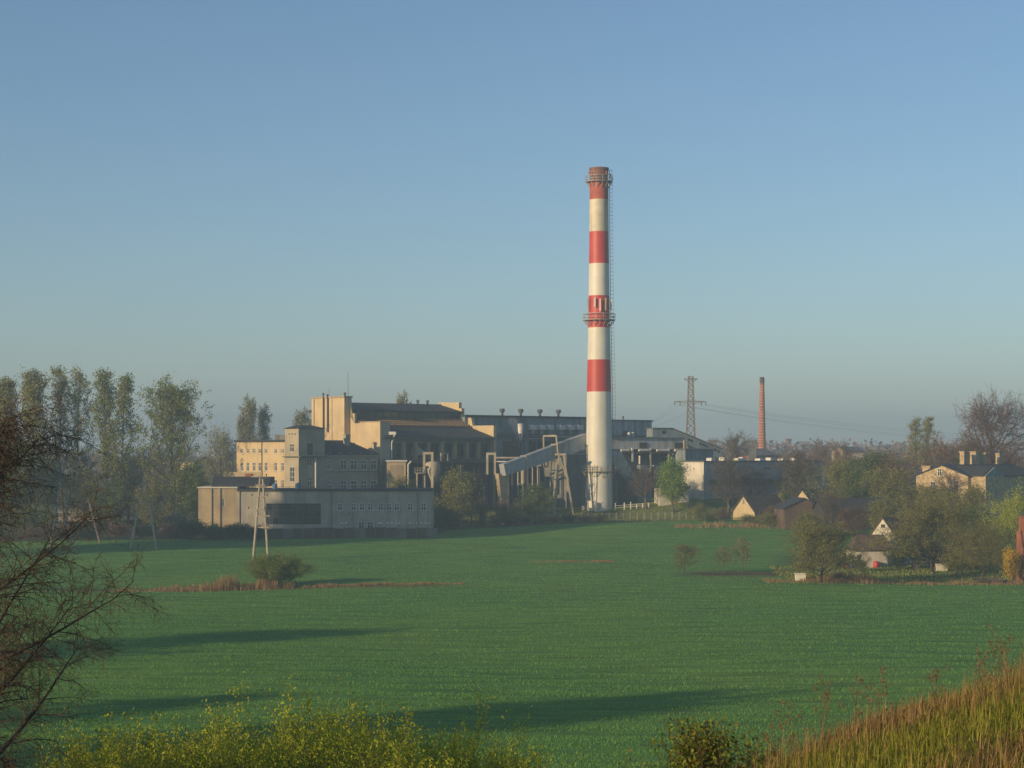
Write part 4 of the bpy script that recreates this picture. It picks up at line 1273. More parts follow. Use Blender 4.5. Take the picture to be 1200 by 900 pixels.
# ------------------------------------------------------------------ flue ducts of the chimney
def duct_run(t, pts, w, names='duct_segment', m='duct'):
    """pts: list of (top point, bottom point) along the run; w: horizontal vector of the duct's width"""
    for i in range(len(pts) - 1):
        (t0, b0), (t1, b1) = pts[i], pts[i + 1]
        k = .03 * i
        e = Vector((w.x, w.y, 0)).normalized() * k
        b = MB()
        b.hexa([b0 - e, b1 - e, b1 + w + e, b0 + w + e], [t0 - e, t1 - e, t1 + w + e, t0 + w + e])
        b.build(names, M[m], t)
        # stiffening collar where two segments meet
        if i:
            def collar(b):
                o = Vector((w.x, w.y, 0)).normalized() * .15
                d = (t1 - t0).normalized() * .2; uz = Vector((0, 0, .15))
                b.hexa([b0 - o - d - uz, b0 - o + d - uz, b0 + w + o + d - uz, b0 + w + o - d - uz], [t0 - o - d + uz, t0 - o + d + uz, t0 + w + o + d + uz, t0 + w + o - d + uz])
            part('collar', M['steel_cream'], t, collar)

def build_left_duct():
    t = thing('rising_flue_duct', (lat(590, 432), 432, g1(lat(590, 432), 432)), 'grey box flue duct rising to left side of striped chimney', 'duct')
    dd = lambda x: 432 + (x - 590) / 100.0 * 19.0
    pts = [(at(590.5, 544, dd(590)), at(593, 557.5, dd(590))), (at(616.5, 534.5, dd(616)), at(618, 549.5, dd(616))), (at(652, 521, dd(652)), at(653.5, 537, dd(652))), (at(688.5, 508, dd(688)), at(690.5, 525, dd(688)))]
    w = Vector((-sin(R_(A)), cos(R_(A)), 0)) * 1.7
    duct_run(t, pts, w)
    # concrete leg under the low end
    x = lat(592, 433.5); g = g1(x, 433.5)
    def leg(b):
        z = zrow(555, 433.5)
        b.hexa([(x - .2, 432.8, g - .3), (x + 1.0, 433.6, g - .3), (x + .4, 434.6, g - .3), (x - .8, 433.8, g - .3)],
               [(x - 1.5, 432.4, z), (x + .9, 434.2, z), (x + .1, 435.6, z), (x - 2.3, 433.8, z)])
    part('concrete_leg', M['ochre'], t, leg)
    part('hanger', M['steel_cream'], t, lambda b: (b.beam(at(651.5, 510, dd(652) - .6), at(653.5, 531, dd(652) - .6), .35), b.beam(at(636.5, 511, dd(652) + .5), at(651.8, 510.5, dd(652) - .6), .4), b.beam(at(636.8, 511, dd(652) + .5), at(637, 525, dd(652) + .5), .35)))
build_left_duct()

def build_right_duct():
    t = thing('descending_flue_duct', (lat(750, 458), 458, g1(lat(750, 458), 458)), 'pale duct slanting down from right side of striped chimney', 'duct')
    pts = [(at(727, 528, 453), at(716, 541, 453)), (at(757, 577, 461), at(746, 582, 461))]
    w = Vector((-sin(R_(A)), cos(R_(A)), 0)) * 2.6
    duct_run(t, pts, w, 'duct_segment', 'panel')
    q = at(752, 586, 462); g = g1(q.x, q.y)
    part('foot_block', M['concrete'], t, lambda b: b.box((q.x - 1.5, q.y - 1, g - .4), (q.x + 2.2, q.y + 2.5, zrow(583, 462))))
    b = MB()
    gg = g1(lat(730, 464), 464) - .3
    b.poly([at(715.5, 540, 452.6), at(747, 583.5, 460.6), Vector((lat(747, 460.6), 460.6, gg)), Vector((lat(715.5, 452.6), 452.6, gg))])
    b2 = MB(); b2.prism(b.v, Vector((0, 1.2, 0)))
    b2.build('shade_void_panel', M['plant_dark'], t)  # dark slab added as the shaded void, hides the duct's sunlit edge
build_right_duct()

# trestle tower carrying the duct, with its rung ladder
def build_trestle():
    d = 443.0
    x0 = lat(655, d); g = g1(x0, d)
    t = thing('duct_trestle', (x0, d, g), 'steel trestle with ladder carrying the grey flue duct', 'trestle')
    def leg(p, q, w=.38): return lambda b: b.beam(p, q, w)
    G = lambda x, dd_: Vector((lat(x, dd_), dd_, g1(lat(x, dd_), dd_) - .3))
    for (xt, xb, d0) in ((655, 649.5, d), (660, 672.5, d), (653, 647, d + 4), (658, 670, d + 4)):
        part('leg', M['steel_cream'], t, leg(at(xt, 533, d0), G(xb, d0)))
    part('head_beam', M['steel_cream'], t, lambda b: (b.beam(at(650, 532.5, d), at(663, 532.5, d), .5), b.beam(at(650, 532.5, d + 4), at(663, 532.5, d + 4), .5), b.beam(at(655, 533, d), at(655, 533, d + 4), .3), b.beam(at(660, 533, d), at(660, 533, d + 4), .3)))
    part('ladder_rail', M['steel_cream'], t, leg(at(646.5, 538, d), G(642.5, d), .22))
    for k, py in enumerate((540, 551, 562, 574, 585)):
        f = (py - 533) / 66
        part('rung', M['steel_cream'], t, leg(at(646.6 - 4.2 * f, py, d), at(655 - 5.8 * f, py, d), .24))
    part('brace', M['steel_cream'], t, lambda b: (b.beam(at(652, 565, d), at(653.4, 551, d + 4), .2), b.beam(at(667, 565, d), at(663, 548, d + 4), .2)))
build_trestle()

# steel portal frames, ducts and platform before the hall
def portal(px0, px1, yt, yb, d, label, w=.6, plat=None):
    g = g1(lat(px0, d), d)
    t = thing('pipe_portal', (lat(px0, d), d, g), label, 'steel frame')
    zb = (g - .3) if yb is None else zrow(yb, d)
    for x in (px0, px1):
        part('post', M['steel_cream'], t, lambda b: b.box((lat(x, d) - w / 2, d - w / 2, zb), (lat(x, d) + w / 2, d + w / 2, zrow(yt, d) - .002)))
    part('lintel', M['steel_cream'], t, lambda b: b.box((lat(px0, d) - w / 2, d - w / 2, zrow(yt, d)), (lat(px1, d) + w / 2, d + w / 2, zrow(yt, d) + w)))
    if plat:
        x0, x1, py = plat
        z = zrow(py, d)
        def pf(b):
            b.box((lat(x0, d), d - 1.5, z - .15), (lat(x1, d), d - w / 2 - .01, z))
            for x in np.linspace(lat(x0, d), lat(x1, d), 4): b.beam((x, d - 1.45, z), (x, d - 1.45, z + 1.1), .08)
            for h in (.55, 1.1): b.beam((lat(x0, d), d - 1.45, z + h), (lat(x1, d), d - 1.45, z + h), .08)
        part('platform', M['steel_cream'], t, pf)
        part('platform_post', M['steel_cream'], t, lambda b: b.box((lat(x0, d) + .3, d - 1.4, g1(lat(x0, d), d) - .2), (lat(x0, d) + .6, d - 1.1, z - .15)))
    return t
portal(497, 506.5, 532.5, None, 433.0, 'cream steel portal frame with small platform left of the olive tree', .55, (486.5, 496, 554))
portal(571, 580, 533, 556, 440.0, 'cream steel portal frame over the low end of flue duct', .5)

def hopper(xa, xb, ya, yb, d, label):
    """beige box duct that tapers to the right, on short feet"""
    a, b_ = lat(xa, d), lat(xb, d)
    t = thing('tapered_duct', ((a + b_) / 2, d, zrow(yb, d)), label, 'duct')
    zt, zb = zrow(ya, d), zrow(yb, d)
    xm = a + (b_ - a) * .62
    w = Vector((-sin(R_(25)), cos(R_(25)), 0)) * 2.2
    part('box_section', M['steel_cream'], t, lambda q: q.hexa([Vector((a, d, zb)), Vector((xm, d + .3, zb)), Vector((xm, d + .3, zb)) + w, Vector((a, d, zb)) + w], [Vector((a, d, zt)), Vector((xm, d + .3, zt)), Vector((xm, d + .3, zt)) + w, Vector((a, d, zt)) + w]))
    part('taper_section', M['steel_cream'], t, lambda q: q.hexa([Vector((xm + .003, d + .3, zb)), Vector((b_, d + .5, zb)), Vector((b_, d + .5, zb)) + w, Vector((xm + .003, d + .3, zb)) + w], [Vector((xm + .003, d + .3, zt - .003)), Vector((b_, d + .5, zb + .7)), Vector((b_, d + .5, zb + .7)) + w, Vector((xm + .003, d + .3, zt - .003)) + w]))
    for f in (.12, .42):
        x = a + (b_ - a) * f
        part('foot', M['white_paint'], t, lambda q: q.box((x - .25, d + .3, zb - .9), (x + .25, d + .9, zb - .002)))
    return t
hopper(475.5, 500, 524, 533.5, 446.0, 'beige tapered box duct nearest the gable, above the plant room')
hopper(550, 577, 526, 536, 462.0, 'beige tapered box duct by the right end of the hall')

def build_deck():
    fr = HALL
    t = thing('service_deck', fr.p(5, -6, 3), 'dark steel service deck along the foot of the hall', 'deck')
    ff = fr.front(-5)
    u0, u1 = ff.s(476), ff.s(582); z = ff.z(520, 540)
    part('deck_plate', M['steel_dark'], t, lambda b: b.obox(fr, u0, u1, -5, -1.7, z - .5, z))
    n = 8
    for i in range(n + 1):
        u = u0 + (u1 - u0) * i / n; q = fr.p(u, -4.8, 0)
        part('post', M['steel_dark'], t, lambda b: b.obox(fr, u - .15, u + .15, -4.95, -4.65, g1(q.x, q.y) - .3, z - .5))
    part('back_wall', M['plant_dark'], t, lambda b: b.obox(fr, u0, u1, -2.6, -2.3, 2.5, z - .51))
    def rl(b):
        for h in (.5, 1.0): b.beam(fr.p(u0, -4.9, z + h), fr.p(u1, -4.9, z + h), .07)
        for i in range(25): b.beam(fr.p(u0 + (u1 - u0) * i / 24, -4.9, z), fr.p(u0 + (u1 - u0) * i / 24, -4.9, z + 1), .07)
    part('railing', M['steel_dark'], t, rl)
    for x in (538.5, 551, 566):
        q = ff.s(x)
        part('standpipe', M['white_paint'], t, lambda b: b.tube(fr.p(q, -5.3, 3.0), fr.p(q, -5.3, ff.z(x, 545 if x < 540 else 570)), .14, .14, 8))
    for x in (519, 527):
        q = ff.s(x)
        part('gantry', M['steel_cream'], t, lambda b: b.obox(fr, q - .15, q + .15, -4.6, -4.3, z, ff.z(x, 532)))
    q0, q1 = ff.s(519), ff.s(527)
    part('gantry_beam', M['steel_cream'], t, lambda b: b.obox(fr, q0 - .15, q1 + .15, -4.6, -4.3, ff.z(522, 532) + .01, ff.z(522, 530.6)))
build_deck()

def build_silo():
    d = 440.0
    c = at(507, 560, d); g = g1(c.x, d)
    t = thing('cream_silo', (c.x, d, g), 'rounded cream hopper vessel behind the left portal frame', 'silo')
    def sh(b): b.lathe((c.x, d), [(.5, zrow(570, d)), (1.0, zrow(562, d)), (1.75, zrow(553, d)), (1.75, zrow(544, d)), (1.3, zrow(541.5, d)), (.3, zrow(540.5, d))], 20)
    part('shell', M['steel_cream'], t, sh, True)
    for k in range(3):
        a = 2 * pi * k / 3 + .5
        part('leg', M['steel_dark'], t, lambda b: b.beam((c.x + cos(a) * 1.4, d + sin(a) * 1.4, g - .2), (c.x + cos(a) * 1.4, d + sin(a) * 1.4, zrow(553, d)), .2))
build_silo()

# pipe rack in front of the boiler house
def build_pipe_rack():
    d = 456.0
    t = thing('pipe_rack', (lat(605, d), d, g1(lat(605, d), d)), 'rack of pale pipes between the hall and the flue duct', 'pipe rack')
    for x in (583, 600, 618, 632):
        X = lat(x, d); g = g1(X, d)
        part('post', M['steel_dark'], t, lambda b: b.box((X - .15, d - .15, g - .3), (X + .15, d + .15, zrow(536, d))))
    for k, (x0, x1, py, rr) in enumerate(((580, 634, 536.5, .22), (582, 622, 541, .15), (586, 634, 545.5, .28))):
        part('pipe', M['steel_cream' if k != 1 else 'white_paint'], t, lambda b: b.tube((lat(x0, d), d - .4 - .3 * k, zrow(py, d)), (lat(x1, d), d - .4 - .3 * k, zrow(py, d)), rr, rr, 8))
    for x, y0, y1 in ((588, 545, 575), (607, 541, 580), (624, 536, 572), (630, 545, 585)):
        part('drop_pipe', M['steel_cream'], t, lambda b: b.tube((lat(x, d), d - 1.1, zrow(y1, d)), (lat(x, d), d - 1.1, zrow(y0, d)), .16, .16, 8))
    for x, w, y0, y1 in ((613, 2.6, 552, 566), (640, 3.2, 538, 546)):
        part('tank', M['steel_cream'], t, lambda b: b.lathe((lat(x, d), d + 1.5), [(.3, zrow(y1 + 2, d)), (w * d / F, zrow(y1, d)), (w * d / F, zrow(y0, d)), (.3, zrow(y0 - 1.5, d))], 16))
build_pipe_rack()

# grey transformer house right of the trestle
def build_grey_store():
    fr = Frame(664, 462.0, A); f = fr.front()
    t = thing('grey_bunker', fr.p(0, 0, 4), 'dark grey concrete bunker between trestle and striped chimney', 'bunker')
    u1 = f.s(694); z1 = f.z(672, 533)
    block(t, fr, 0, u1, 0, 8, 3.5, z1, M['concrete_dark'])
    part('cap', M['concrete'], t, lambda b: b.obox(fr, -.2, u1 + .2, -.2, 8.2, z1 + .003, z1 + .3))
    u = f.s(674)
    part('vent_pipe', M['steel_cream'], t, lambda b: b.obox(fr, u - .35, u + .35, .5, 1.2, z1 + .3, f.z(674, 526)))
build_grey_store()

# ------------------------------------------------------------------ right part of the works
WH = Frame(825, 452.0, A)
def build_long_shed():
    fr = WH; f, fl = fr.front(), fr.left()
    t = thing('long_grey_shed', fr.p(0, 0, 6), 'long grey flat-roofed shed with white end wall behind the small house', 'shed')
    u1 = f.s(962); v1 = fl.s(799.5); z1 = fl.z(812, 541.5); z0 = 4.5
    hs = [f.rect(831, 547, 834.5, 553), f.rect(839.5, 547.5, 847, 556), f.rect(876.5, 545.5, 884.5, 552), f.rect(896, 546, 905, 552), f.rect(925, 546, 934, 551)]
    block(t, fr, 0, u1, 0, v1, z0, z1, M['shed_wall'], hs)
    for h in hs: window(t, f, h, 3, 1, .14, sill=False)
    part('end_panel', M['white_wall'], t, lambda b: b.obox(fr, -.12, -.004, -.02, v1, z0, z1 - .02))
    part('roof_edge', M['roof_grey'], t, lambda b: b.obox(fr, -.25, u1 + .25, -.3, v1 + .3, z1 + .004, z1 + .3))
    part('lamp', M['white_paint'], t, lambda b: b.beam(fr.p(-.5, v1 * .45, fl.z(814, 549)), fr.p(-.12, v1 * .45, fl.z(814, 549)), .3, .35))
    for x, w, h in ((836, .8, .7), (850, .5, .9), (868, 1.0, .6), (872, .6, .8), (894, 1.2, .5), (905, .7, .7), (921, 1.4, .5), (935, 1.0, .6)):
        u = fr.front(2).s(x)
        part('roof_light', M['white_paint'], t, lambda b: b.prism([fr.p(u - w, 2, z1 + .3), fr.p(u - w * .8, 2, z1 + .3 + h), fr.p(u + w * .8, 2, z1 + .3 + h), fr.p(u + w, 2, z1 + .3)], fr.v * 1.6))
    zc = f.z(880, 561)
    part('canopy', M['roof_grey'], t, lambda b: b.obox(fr, 2, u1 - 4, -2.5, -.004, zc - .3, zc))
build_long_shed()

def build_white_annex():
    fr = Frame(773, 447.0, 14); f = fr.front()
    t = thing('white_annex', fr.p(0, 0, 6), 'small white flat-roofed annex behind the fresh green tree', 'building')
    u1 = f.s(807.5); z1 = f.z(790, 571.5)
    hs = [f.rect(776, 573.5, 777.5, 577), f.rect(779.5, 573.5, 781, 580), f.rect(795, 573.5, 796.5, 580), f.rect(797.5, 574, 799, 577.5)]
    block(t, fr, 0, u1, 0, 4, 5.5, z1, M['white_wall'], hs)
    for h in hs: window(t, f, h, 1, 2, .05, gm='glass_dark', fm='steel_dark', sill=False)
    h = f.rect(786.5, 572.5, 793, 586)
    part('gate', M['brick'], t, lambda b: b.obox(fr, h[0], h[2], -.08, -.003, 5.5, h[3]))
    part('roof_edge', M['timber_dark'], t, lambda b: b.obox(fr, -.25, u1 + .25, -.3, 4.2, z1 + .004, z1 + .3))
build_white_annex()

# ------------------------------------------------------------------ old brick chimney and its works
def build_brick_chimney():
    d = 690.0; cx = lat(893, d); S = d / F; gz = g1(cx, d)
    t = thing('brick_chimney', (cx, d, gz), 'slender old red brick chimney with pale bands far behind', 'chimney')
    rad = lambda py: np.interp(py, [442, 526, 560], [2.4, 4.5, 5.3]) * S
    ys = [560] + list(np.linspace(528, 449, 25))
    for i in range(len(ys) - 1):
        y0, y1 = ys[i], ys[i + 1]
        part('brick_course', M['brick'], t, lambda b: b.lathe((cx, d), [(rad(y0), zrow(y0, d)), (rad(y1), zrow(y1, d))], 20, close=False), True)
        if i: part('band', M['mortar'], t, lambda b: b.lathe((cx, d), [(rad(y0) + .03, zrow(y0, d) - .12), (rad(y0) + .08, zrow(y0, d) - .1), (rad(y0) + .08, zrow(y0, d) + .1), (rad(y0) + .03, zrow(y0, d) + .12)], 20, close=False))
    part('head', M['brick_dark'], t, lambda b: b.lathe((cx, d), [(rad(449), zrow(449, d)), (rad(447) + .1, zrow(448, d)), (rad(445) + .1, zrow(443, d)), (rad(445) + .02, zrow(442, d)), (rad(445) - .4, zrow(442, d)), (rad(445) - .4, zrow(446, d))], 20, close=False))
build_brick_chimney()

def build_brick_works():
    fr = Frame(877, 672.0, 30); f = fr.front()
    t = thing('brick_works', fr.p(0, 0, 6), 'red brick works with grey hipped roof under the brick chimney', 'building')
    u1 = f.s(912.5); z1 = f.z(895, 533.5); zr = f.z(895, 525.5)
    hs = [f.rect(x, 535.5, x + 2, 539) for x in (881, 886, 891.5, 897, 903, 908)]
    block(t, fr, 0, u1, 0, 10, 5, z1, M['brick'], hs)
    for h in hs: window(t, f, h, 2, 2, .12, sill=False)
    part('roof', M['roof_grey'], t, lambda b: b.hexa([fr.p(-.8, -.8, z1 + .004), fr.p(u1 + .8, -.8, z1 + .004), fr.p(u1 + .8, 10.8, z1 + .004), fr.p(-.8, 10.8, z1 + .004)], [fr.p(0, 4.5, zr), fr.p(u1 - 3.4, 4.5, zr), fr.p(u1 - 3.4, 5.5, zr), fr.p(0, 5.5, zr)]))
build_brick_works()

for px, w, lb in ((835.5, 12, 'left of three dark flat-topped cooling towers behind conveyor'), (857, 12, 'middle one of three dark flat-topped cooling towers behind conveyor'), (881.5, 11, 'right of three dark flat-topped cooling towers, beside brick chimney')):
    d = 640.0; cx = lat(px, d); g = g1(cx, d); S = d / F * w / 2
    t = thing('cooling_tower', (cx, d, g), lb, 'cooling tower', 'small cooling towers')
    part('shaft', M['concrete_dark'], t, lambda b: b.hexa([(cx - S * .75, d - S, g - .5), (cx + S * .75, d - S, g - .5), (cx + S * .75, d + S, g - .5), (cx - S * .75, d + S, g - .5)], [(cx - S * .7, d - S, zrow(517.5, d)), (cx + S * .7, d - S, zrow(517.5, d)), (cx + S * .7, d + S, zrow(517.5, d)), (cx - S * .7, d + S, zrow(517.5, d))]))
    part('deck', M['concrete_dark'], t, lambda b: b.box((cx - S, d - S - .3, zrow(517.5, d) + .004), (cx + S, d + S + .3, zrow(515.8, d))))
    def rl(b):
        for x in np.linspace(cx - S * .95, cx + S * .95, 7): b.beam((x, d - S - .2, zrow(515.8, d)), (x, d - S - .2, zrow(514.2, d)), .14)
        b.beam((cx - S * .95, d - S - .2, zrow(514.2, d)), (cx + S * .95, d - S - .2, zrow(514.2, d)), .14)
    part('railing', M['steel_dark'], t, rl)

# ------------------------------------------------------------------ lattice pylon and its lines
def build_pylon():
    d = 760.0; cx = lat(809.5, d); g = g1(cx, d); S = d / F
    t = thing('lattice_pylon', (cx, d, g), 'tall grey lattice power pylon behind the conveyor gallery', 'pylon')
    hw = lambda py: float(np.interp(py, [440, 470, 560], [2.6, 3.3, 6.5])) * S
    zb = lambda py: zrow(py, d)
    ys = [557, 545, 533, 522, 512, 503, 495, 487.5, 480.5, 474, 468, 460, 453, 447, 441]
    for sx in (-1, 1):
        for sy in (-1, 1):
            def lg(b):
                for i in range(len(ys) - 1):
                    b.beam((cx + sx * hw(ys[i]), d + sy * hw(ys[i]), zb(ys[i])), (cx + sx * hw(ys[i + 1]), d + sy * hw(ys[i + 1]), zb(ys[i + 1])), .34)
            part('leg', M['pole_brown'], t, lg)
    def lat_(b):
        for i in range(len(ys) - 1):
            a, c = hw(ys[i]), hw(ys[i + 1]); z0, z1 = zb(ys[i]), zb(ys[i + 1])
            for s in (-1, 1):
                b.beam((cx - a, d + s * a, z0), (cx + c, d + s * c, z1), .17); b.beam((cx + a, d + s * a, z0), (cx - c, d + s * c, z1), .17)
                b.beam((cx + s * a, d - a, z0), (cx + s * c, d + c, z1), .17); b.beam((cx + s * a, d + a, z0), (cx + s * c, d - c, z1), .17)
                b.beam((cx - c, d + s * c, z1), (cx + c, d + s * c, z1), .17)
    part('lattice', M['pole_brown'], t, lat_)
    def arm(py, x0, x1, drop):
        z = zb(py)
        def f(b):
            for s in (-1, 1):
                b.beam((cx, d + s * .8, z), (lat(x0, d), d, z - drop), .3); b.beam((cx, d + s * .8, z), (lat(x1, d), d, z - drop), .3)
            b.beam((cx - 1, d, z - 1.0), (lat(x0, d), d, z - drop), .25); b.beam((cx + 1, d, z - 1.0), (lat(x1, d), d, z - drop), .25)
        part('cross_arm', M['pole_brown'], t, f)
    arm(444, 801.5, 817.5, 0); arm(470, 790.5, 827, .2)
    ends = [(790.5, 470.3), (797, 471), (822, 471), (827, 470.3), (801.5, 444), (817.5, 444)]
    for (x, y) in ends[:4]:
        part('insulator', M['insulator'], t, lambda b: b.tube((lat(x, d), d, zb(y) - .1), (lat(x, d), d, zb(y) - 1.5), .16, .16, 6))
    return ends, d
PY_ENDS, PY_D = build_pylon()

def wire(name, p, q, sag, r, label, group):
    n = 22
    b = MB()
    pts = [Vector(p).lerp(Vector(q), i / n) - Vector((0, 0, sag * 4 * (i / n) * (1 - i / n))) for i in range(n + 1)]
    for i in range(n): b.tube(pts[i], pts[i + 1], r, r, 4, caps=False)
    o = b.build(name, M['wire'])
    return tag(o, label, 'power line', group)
for k, (x, y) in enumerate(PY_ENDS[:4]):
    p = at(x, y + (3.5 if k else 3.5), PY_D)
    right = at(1330 + k * 20, 522 - k * 2.5, 900 + k * 8)
    left = at(690 - 16 * k, 513 + k, 640 - k * 5)
    wire('power_line', p, right, 5.0, .03, 'thin power line from the pylon to the right edge, %s' % ('uppermost' if k == 3 else 'outer left' if k == 0 else 'inner left' if k == 1 else 'inner right'), 'pylon lines')
    if k < 3: wire('power_line', p, left, 4.0, .03, 'thin power line from the pylon down behind the works, %s' % ('outermost' if k == 0 else 'middle' if k == 1 else 'innermost'), 'pylon lines')

# ================================================================== THE VILLAGE
def gable_house(name, fr, u1, v1, z0, ze, zr, label, wall, roof, gable='v', over=.4, cat='house', holes_f=(), holes_l=()):
    """gable='v': the left end is the gable, ridge along u; 'u': the front is the gable, ridge along v"""
    t = thing(name, fr.p(0, 0, z0), label, cat)
    block(t, fr, 0, u1, 0, v1, z0 - .5, ze, M[wall], holes_f, holes_l, top=False)
    if gable == 'v':
        part('gable', M[wall], t, lambda b: b.prism([fr.p(0, .002, ze), fr.p(0, v1 / 2, zr), fr.p(0, v1 - .002, ze)], fr.u * .3))
        part('gable', M[wall], t, lambda b: b.prism([fr.p(u1 - .3, .002, ze), fr.p(u1 - .3, v1 / 2, zr), fr.p(u1 - .3, v1 - .002, ze)], fr.u * .3))
        k = (zr - ze) / (v1 / 2)
        rf = part('roof', M[roof], t, lambda b: (b.prism([fr.p(-over, -over, ze - k * over + .02), fr.p(-over, v1 / 2, zr + .02), fr.p(-over, v1 / 2, zr + .22), fr.p(-over, -over, ze - k * over + .2)], fr.u * (u1 + 2 * over)),
                                                 b.prism([fr.p(-over, v1 + over, ze - k * over + .02), fr.p(-over, v1 / 2 + .003, zr + .02), fr.p(-over, v1 / 2 + .003, zr + .22), fr.p(-over, v1 + over, ze - k * over + .2)], fr.u * (u1 + 2 * over))))
    else:
        part('gable', M[wall], t, lambda b: b.prism([fr.p(.002, 0, ze), fr.p(u1 / 2, 0, zr), fr.p(u1 - .002, 0, ze)], fr.v * .3))
        part('gable', M[wall], t, lambda b: b.prism([fr.p(.002, v1 - .3, ze), fr.p(u1 / 2, v1 - .3, zr), fr.p(u1 - .002, v1 - .3, ze)], fr.v * .3))
        k = (zr - ze) / (u1 / 2)
        rf = part('roof', M[roof], t, lambda b: (b.prism([fr.p(-over, -over, ze - k * over + .02), fr.p(u1 / 2, -over, zr + .02), fr.p(u1 / 2, -over, zr + .22), fr.p(-over, -over, ze - k * over + .2)], fr.v * (v1 + 2 * over)),
                                                 b.prism([fr.p(u1 + over, -over, ze - k * over + .02), fr.p(u1 / 2 + .003, -over, zr + .02), fr.p(u1 / 2 + .003, -over, zr + .22), fr.p(u1 + over, -over, ze - k * over + .2)], fr.v * (v1 + 2 * over))))
    return t, rf

def roof_chimney(rf, fr, u, v, z0, z1, m='brick_pale', w=.5):
    def c(b):
        b.obox(fr, u - w, u + w, v - w, v + w, z0, z1); b.obox(fr, u - w - .12, u + w + .12, v - w - .12, v + w + .12, z1, z1 + .2)
    part('chimney', M[m], rf, c)

def build_village():
    # small cottage with cream gable
    fr = Frame(884.5, 425.0, A); fl = fr.left()
    v1 = fl.s(859); ze = fl.z(872, 599.5); zr = fl.z(869.5, 581)
    u1 = Face(fr.p(0, v1 / 2, 0), fr.u, -fr.v).s(909)
    z0 = g1(fr.o.x, 425)
    t, rf = gable_house('cottage', fr, u1, v1, z0, ze, zr, 'small cottage with cream gable below the long grey shed', 'cream', 'brown_roof')
    h = fl.rect(870.5, 585, 872.3, 589.5)
    window(t, Face(fr.p(-.25, 0, 0), fr.v, -fr.u), h, 1, 2, .08, gm='glass_dark')
    # brown timber barn
    fr = Frame(919.5, 395.0, 6); f = fr.front()
    u1 = f.s(965.5)
    z0 = g1(fr.o.x + 3, 395)
    t, rf = gable_house('timber_barn', fr, u1, 9, z0, f.z(940, 595.5), f.z(941, 584.5), 'brown weathered timber barn with gable facing the field', 'timber', 'slate', 'u', cat='barn')
    n = 26
    for i in range(n):
        ua, ub = u1 * i / n + .02, u1 * (i + 1) / n - .03
        um = (ua + ub) / 2
        zt = f.z(940, 595.5) + (1 - abs(um / u1 * 2 - 1)) * (f.z(941, 584.5) - f.z(940, 595.5)) - .15
        part('plank', M['timber'], t, lambda b: b.obox(fr, ua, ub, -.05 - .02 * (i % 2), -.004, z0, zt))
    fr2 = Frame(949.5, 430.0, A); fl2 = fr2.left()
    t, rf = gable_house('back_cottage', fr2, 9, fl2.s(932), g1(fr2.o.x, 430), fl2.z(945, 586), fl2.z(941.5, 574), 'cottage of which only a cream gable corner shows above the timber barn', 'cream', 'slate')
    # long dark barn
    fr = Frame(966, 388.0, 8); f = fr.front()
    u1 = f.s(1044)
    z0 = g1(fr.o.x + 6, 388)
    t, rf = gable_house('dark_barn', fr, u1, 8, z0, f.z(1005, 599), f.z(1005, 585), 'long dark barn with black roof right of the timber barn', 'timber_dark', 'bitumen', 'v', cat='barn')
    # white farm cottage with lean-to
    fr = Frame(1049.5, 314.0, A); fl = fr.left(); z0 = g1(fr.o.x, 314)
    v1 = fl.s(1020.5); ze, zr = fl.z(1035, 628), fl.z(1035, 607.5)
    t, rf = gable_house('white_cottage', fr, 9, v1, z0, ze, zr, 'white cottage with steep cream gable and brown lean-to roof', 'white_wall', 'brown_roof', 'v', over=.25)
    h = fl.rect(1033, 614.5, 1037, 618)
    window(t, Face(fr.p(-.25, 0, 0), fr.v, -fr.u), h, 2, 1, .08, 'timber', 'glass_dark', sill=False)
    fr = Frame(1021, 312.0, 12); f = fr.front(); ff = fr.front(-3.2)
    ua, ub = ff.s(1000), ff.s(1040.5)
    zw, zt = ff.z(1020, 645), f.z(1020, 626.5)
    part('lean_to_wall', M['white_wall'], t, lambda b: b.obox(fr, ua, ub, -3.2, -.01, z0 - .4, zw))
    part('lean_to_roof', M['brown_roof'], t, lambda b: b.hexa([fr.p(ua - .3, -3.6, zw + .004), fr.p(ub + .9, -3.6, zw + .004), fr.p(ub + .9, -.05, zw + .004), fr.p(ua - .3, -.05, zw + .004)],
                                                          [fr.p(ua - .3, -3.6, zw + .14), fr.p(ub + .9, -3.6, zw + .14), fr.p(ub + .5, -.05, zt), fr.p(ua + 1.8, -.05, zt)]))
    h = ff.rect(1004, 651, 1008, 657)
    part('shutter', M['timber'], t, lambda b: b.obox(fr, h[0], h[2], -3.27, -3.203, h[1], h[3]))
    # big brick house
    fr = Frame(1134.5, 398.0, A); fl, f = fr.left(), fr.front()
    v1 = fl.s(1073.5); z0 = g1(fr.o.x, 398)
    ze, zr = fl.z(1120, 558), fl.z(1105, 545.5)
    u1 = Face(fr.p(0, v1 / 2, 0), fr.u, -fr.v).s(1185)
    hl = [fl.rect(1099, 549, 1104, 558), fl.rect(1117, 563, 1123, 575), fl.rect(1090, 564, 1096, 576)]
    t, rf = gable_house('brick_house', fr, u1, v1, z0, ze, zr, 'large pale brick house with low dark roof under the bare oak', 'brick_pale', 'slate', 'v', holes_l=[hl[1], hl[2]])
    for h in hl[1:]: window(t, fl, h, 2, 2, .1, gm='glass_dark')
    fo = Face(fr.p(-.22, 0, 0), fr.v, -fr.u)
    window(t, fo, hl[0], 2, 2, .1, gm='glass_dark', sill=False)
    fr2 = Frame(1155, 396.0, A); f2 = fr2.front(); fl2 = fr2.left()
    ub = f2.s(1176); vb = 6
    zw, zk = fl2.z(1150, 558), f2.z(1165, 547.5)
    part('wing_wall', M['brick_pale'], t, lambda b: b.obox(fr2, 0, ub, 0, vb, z0 - .5, zw))
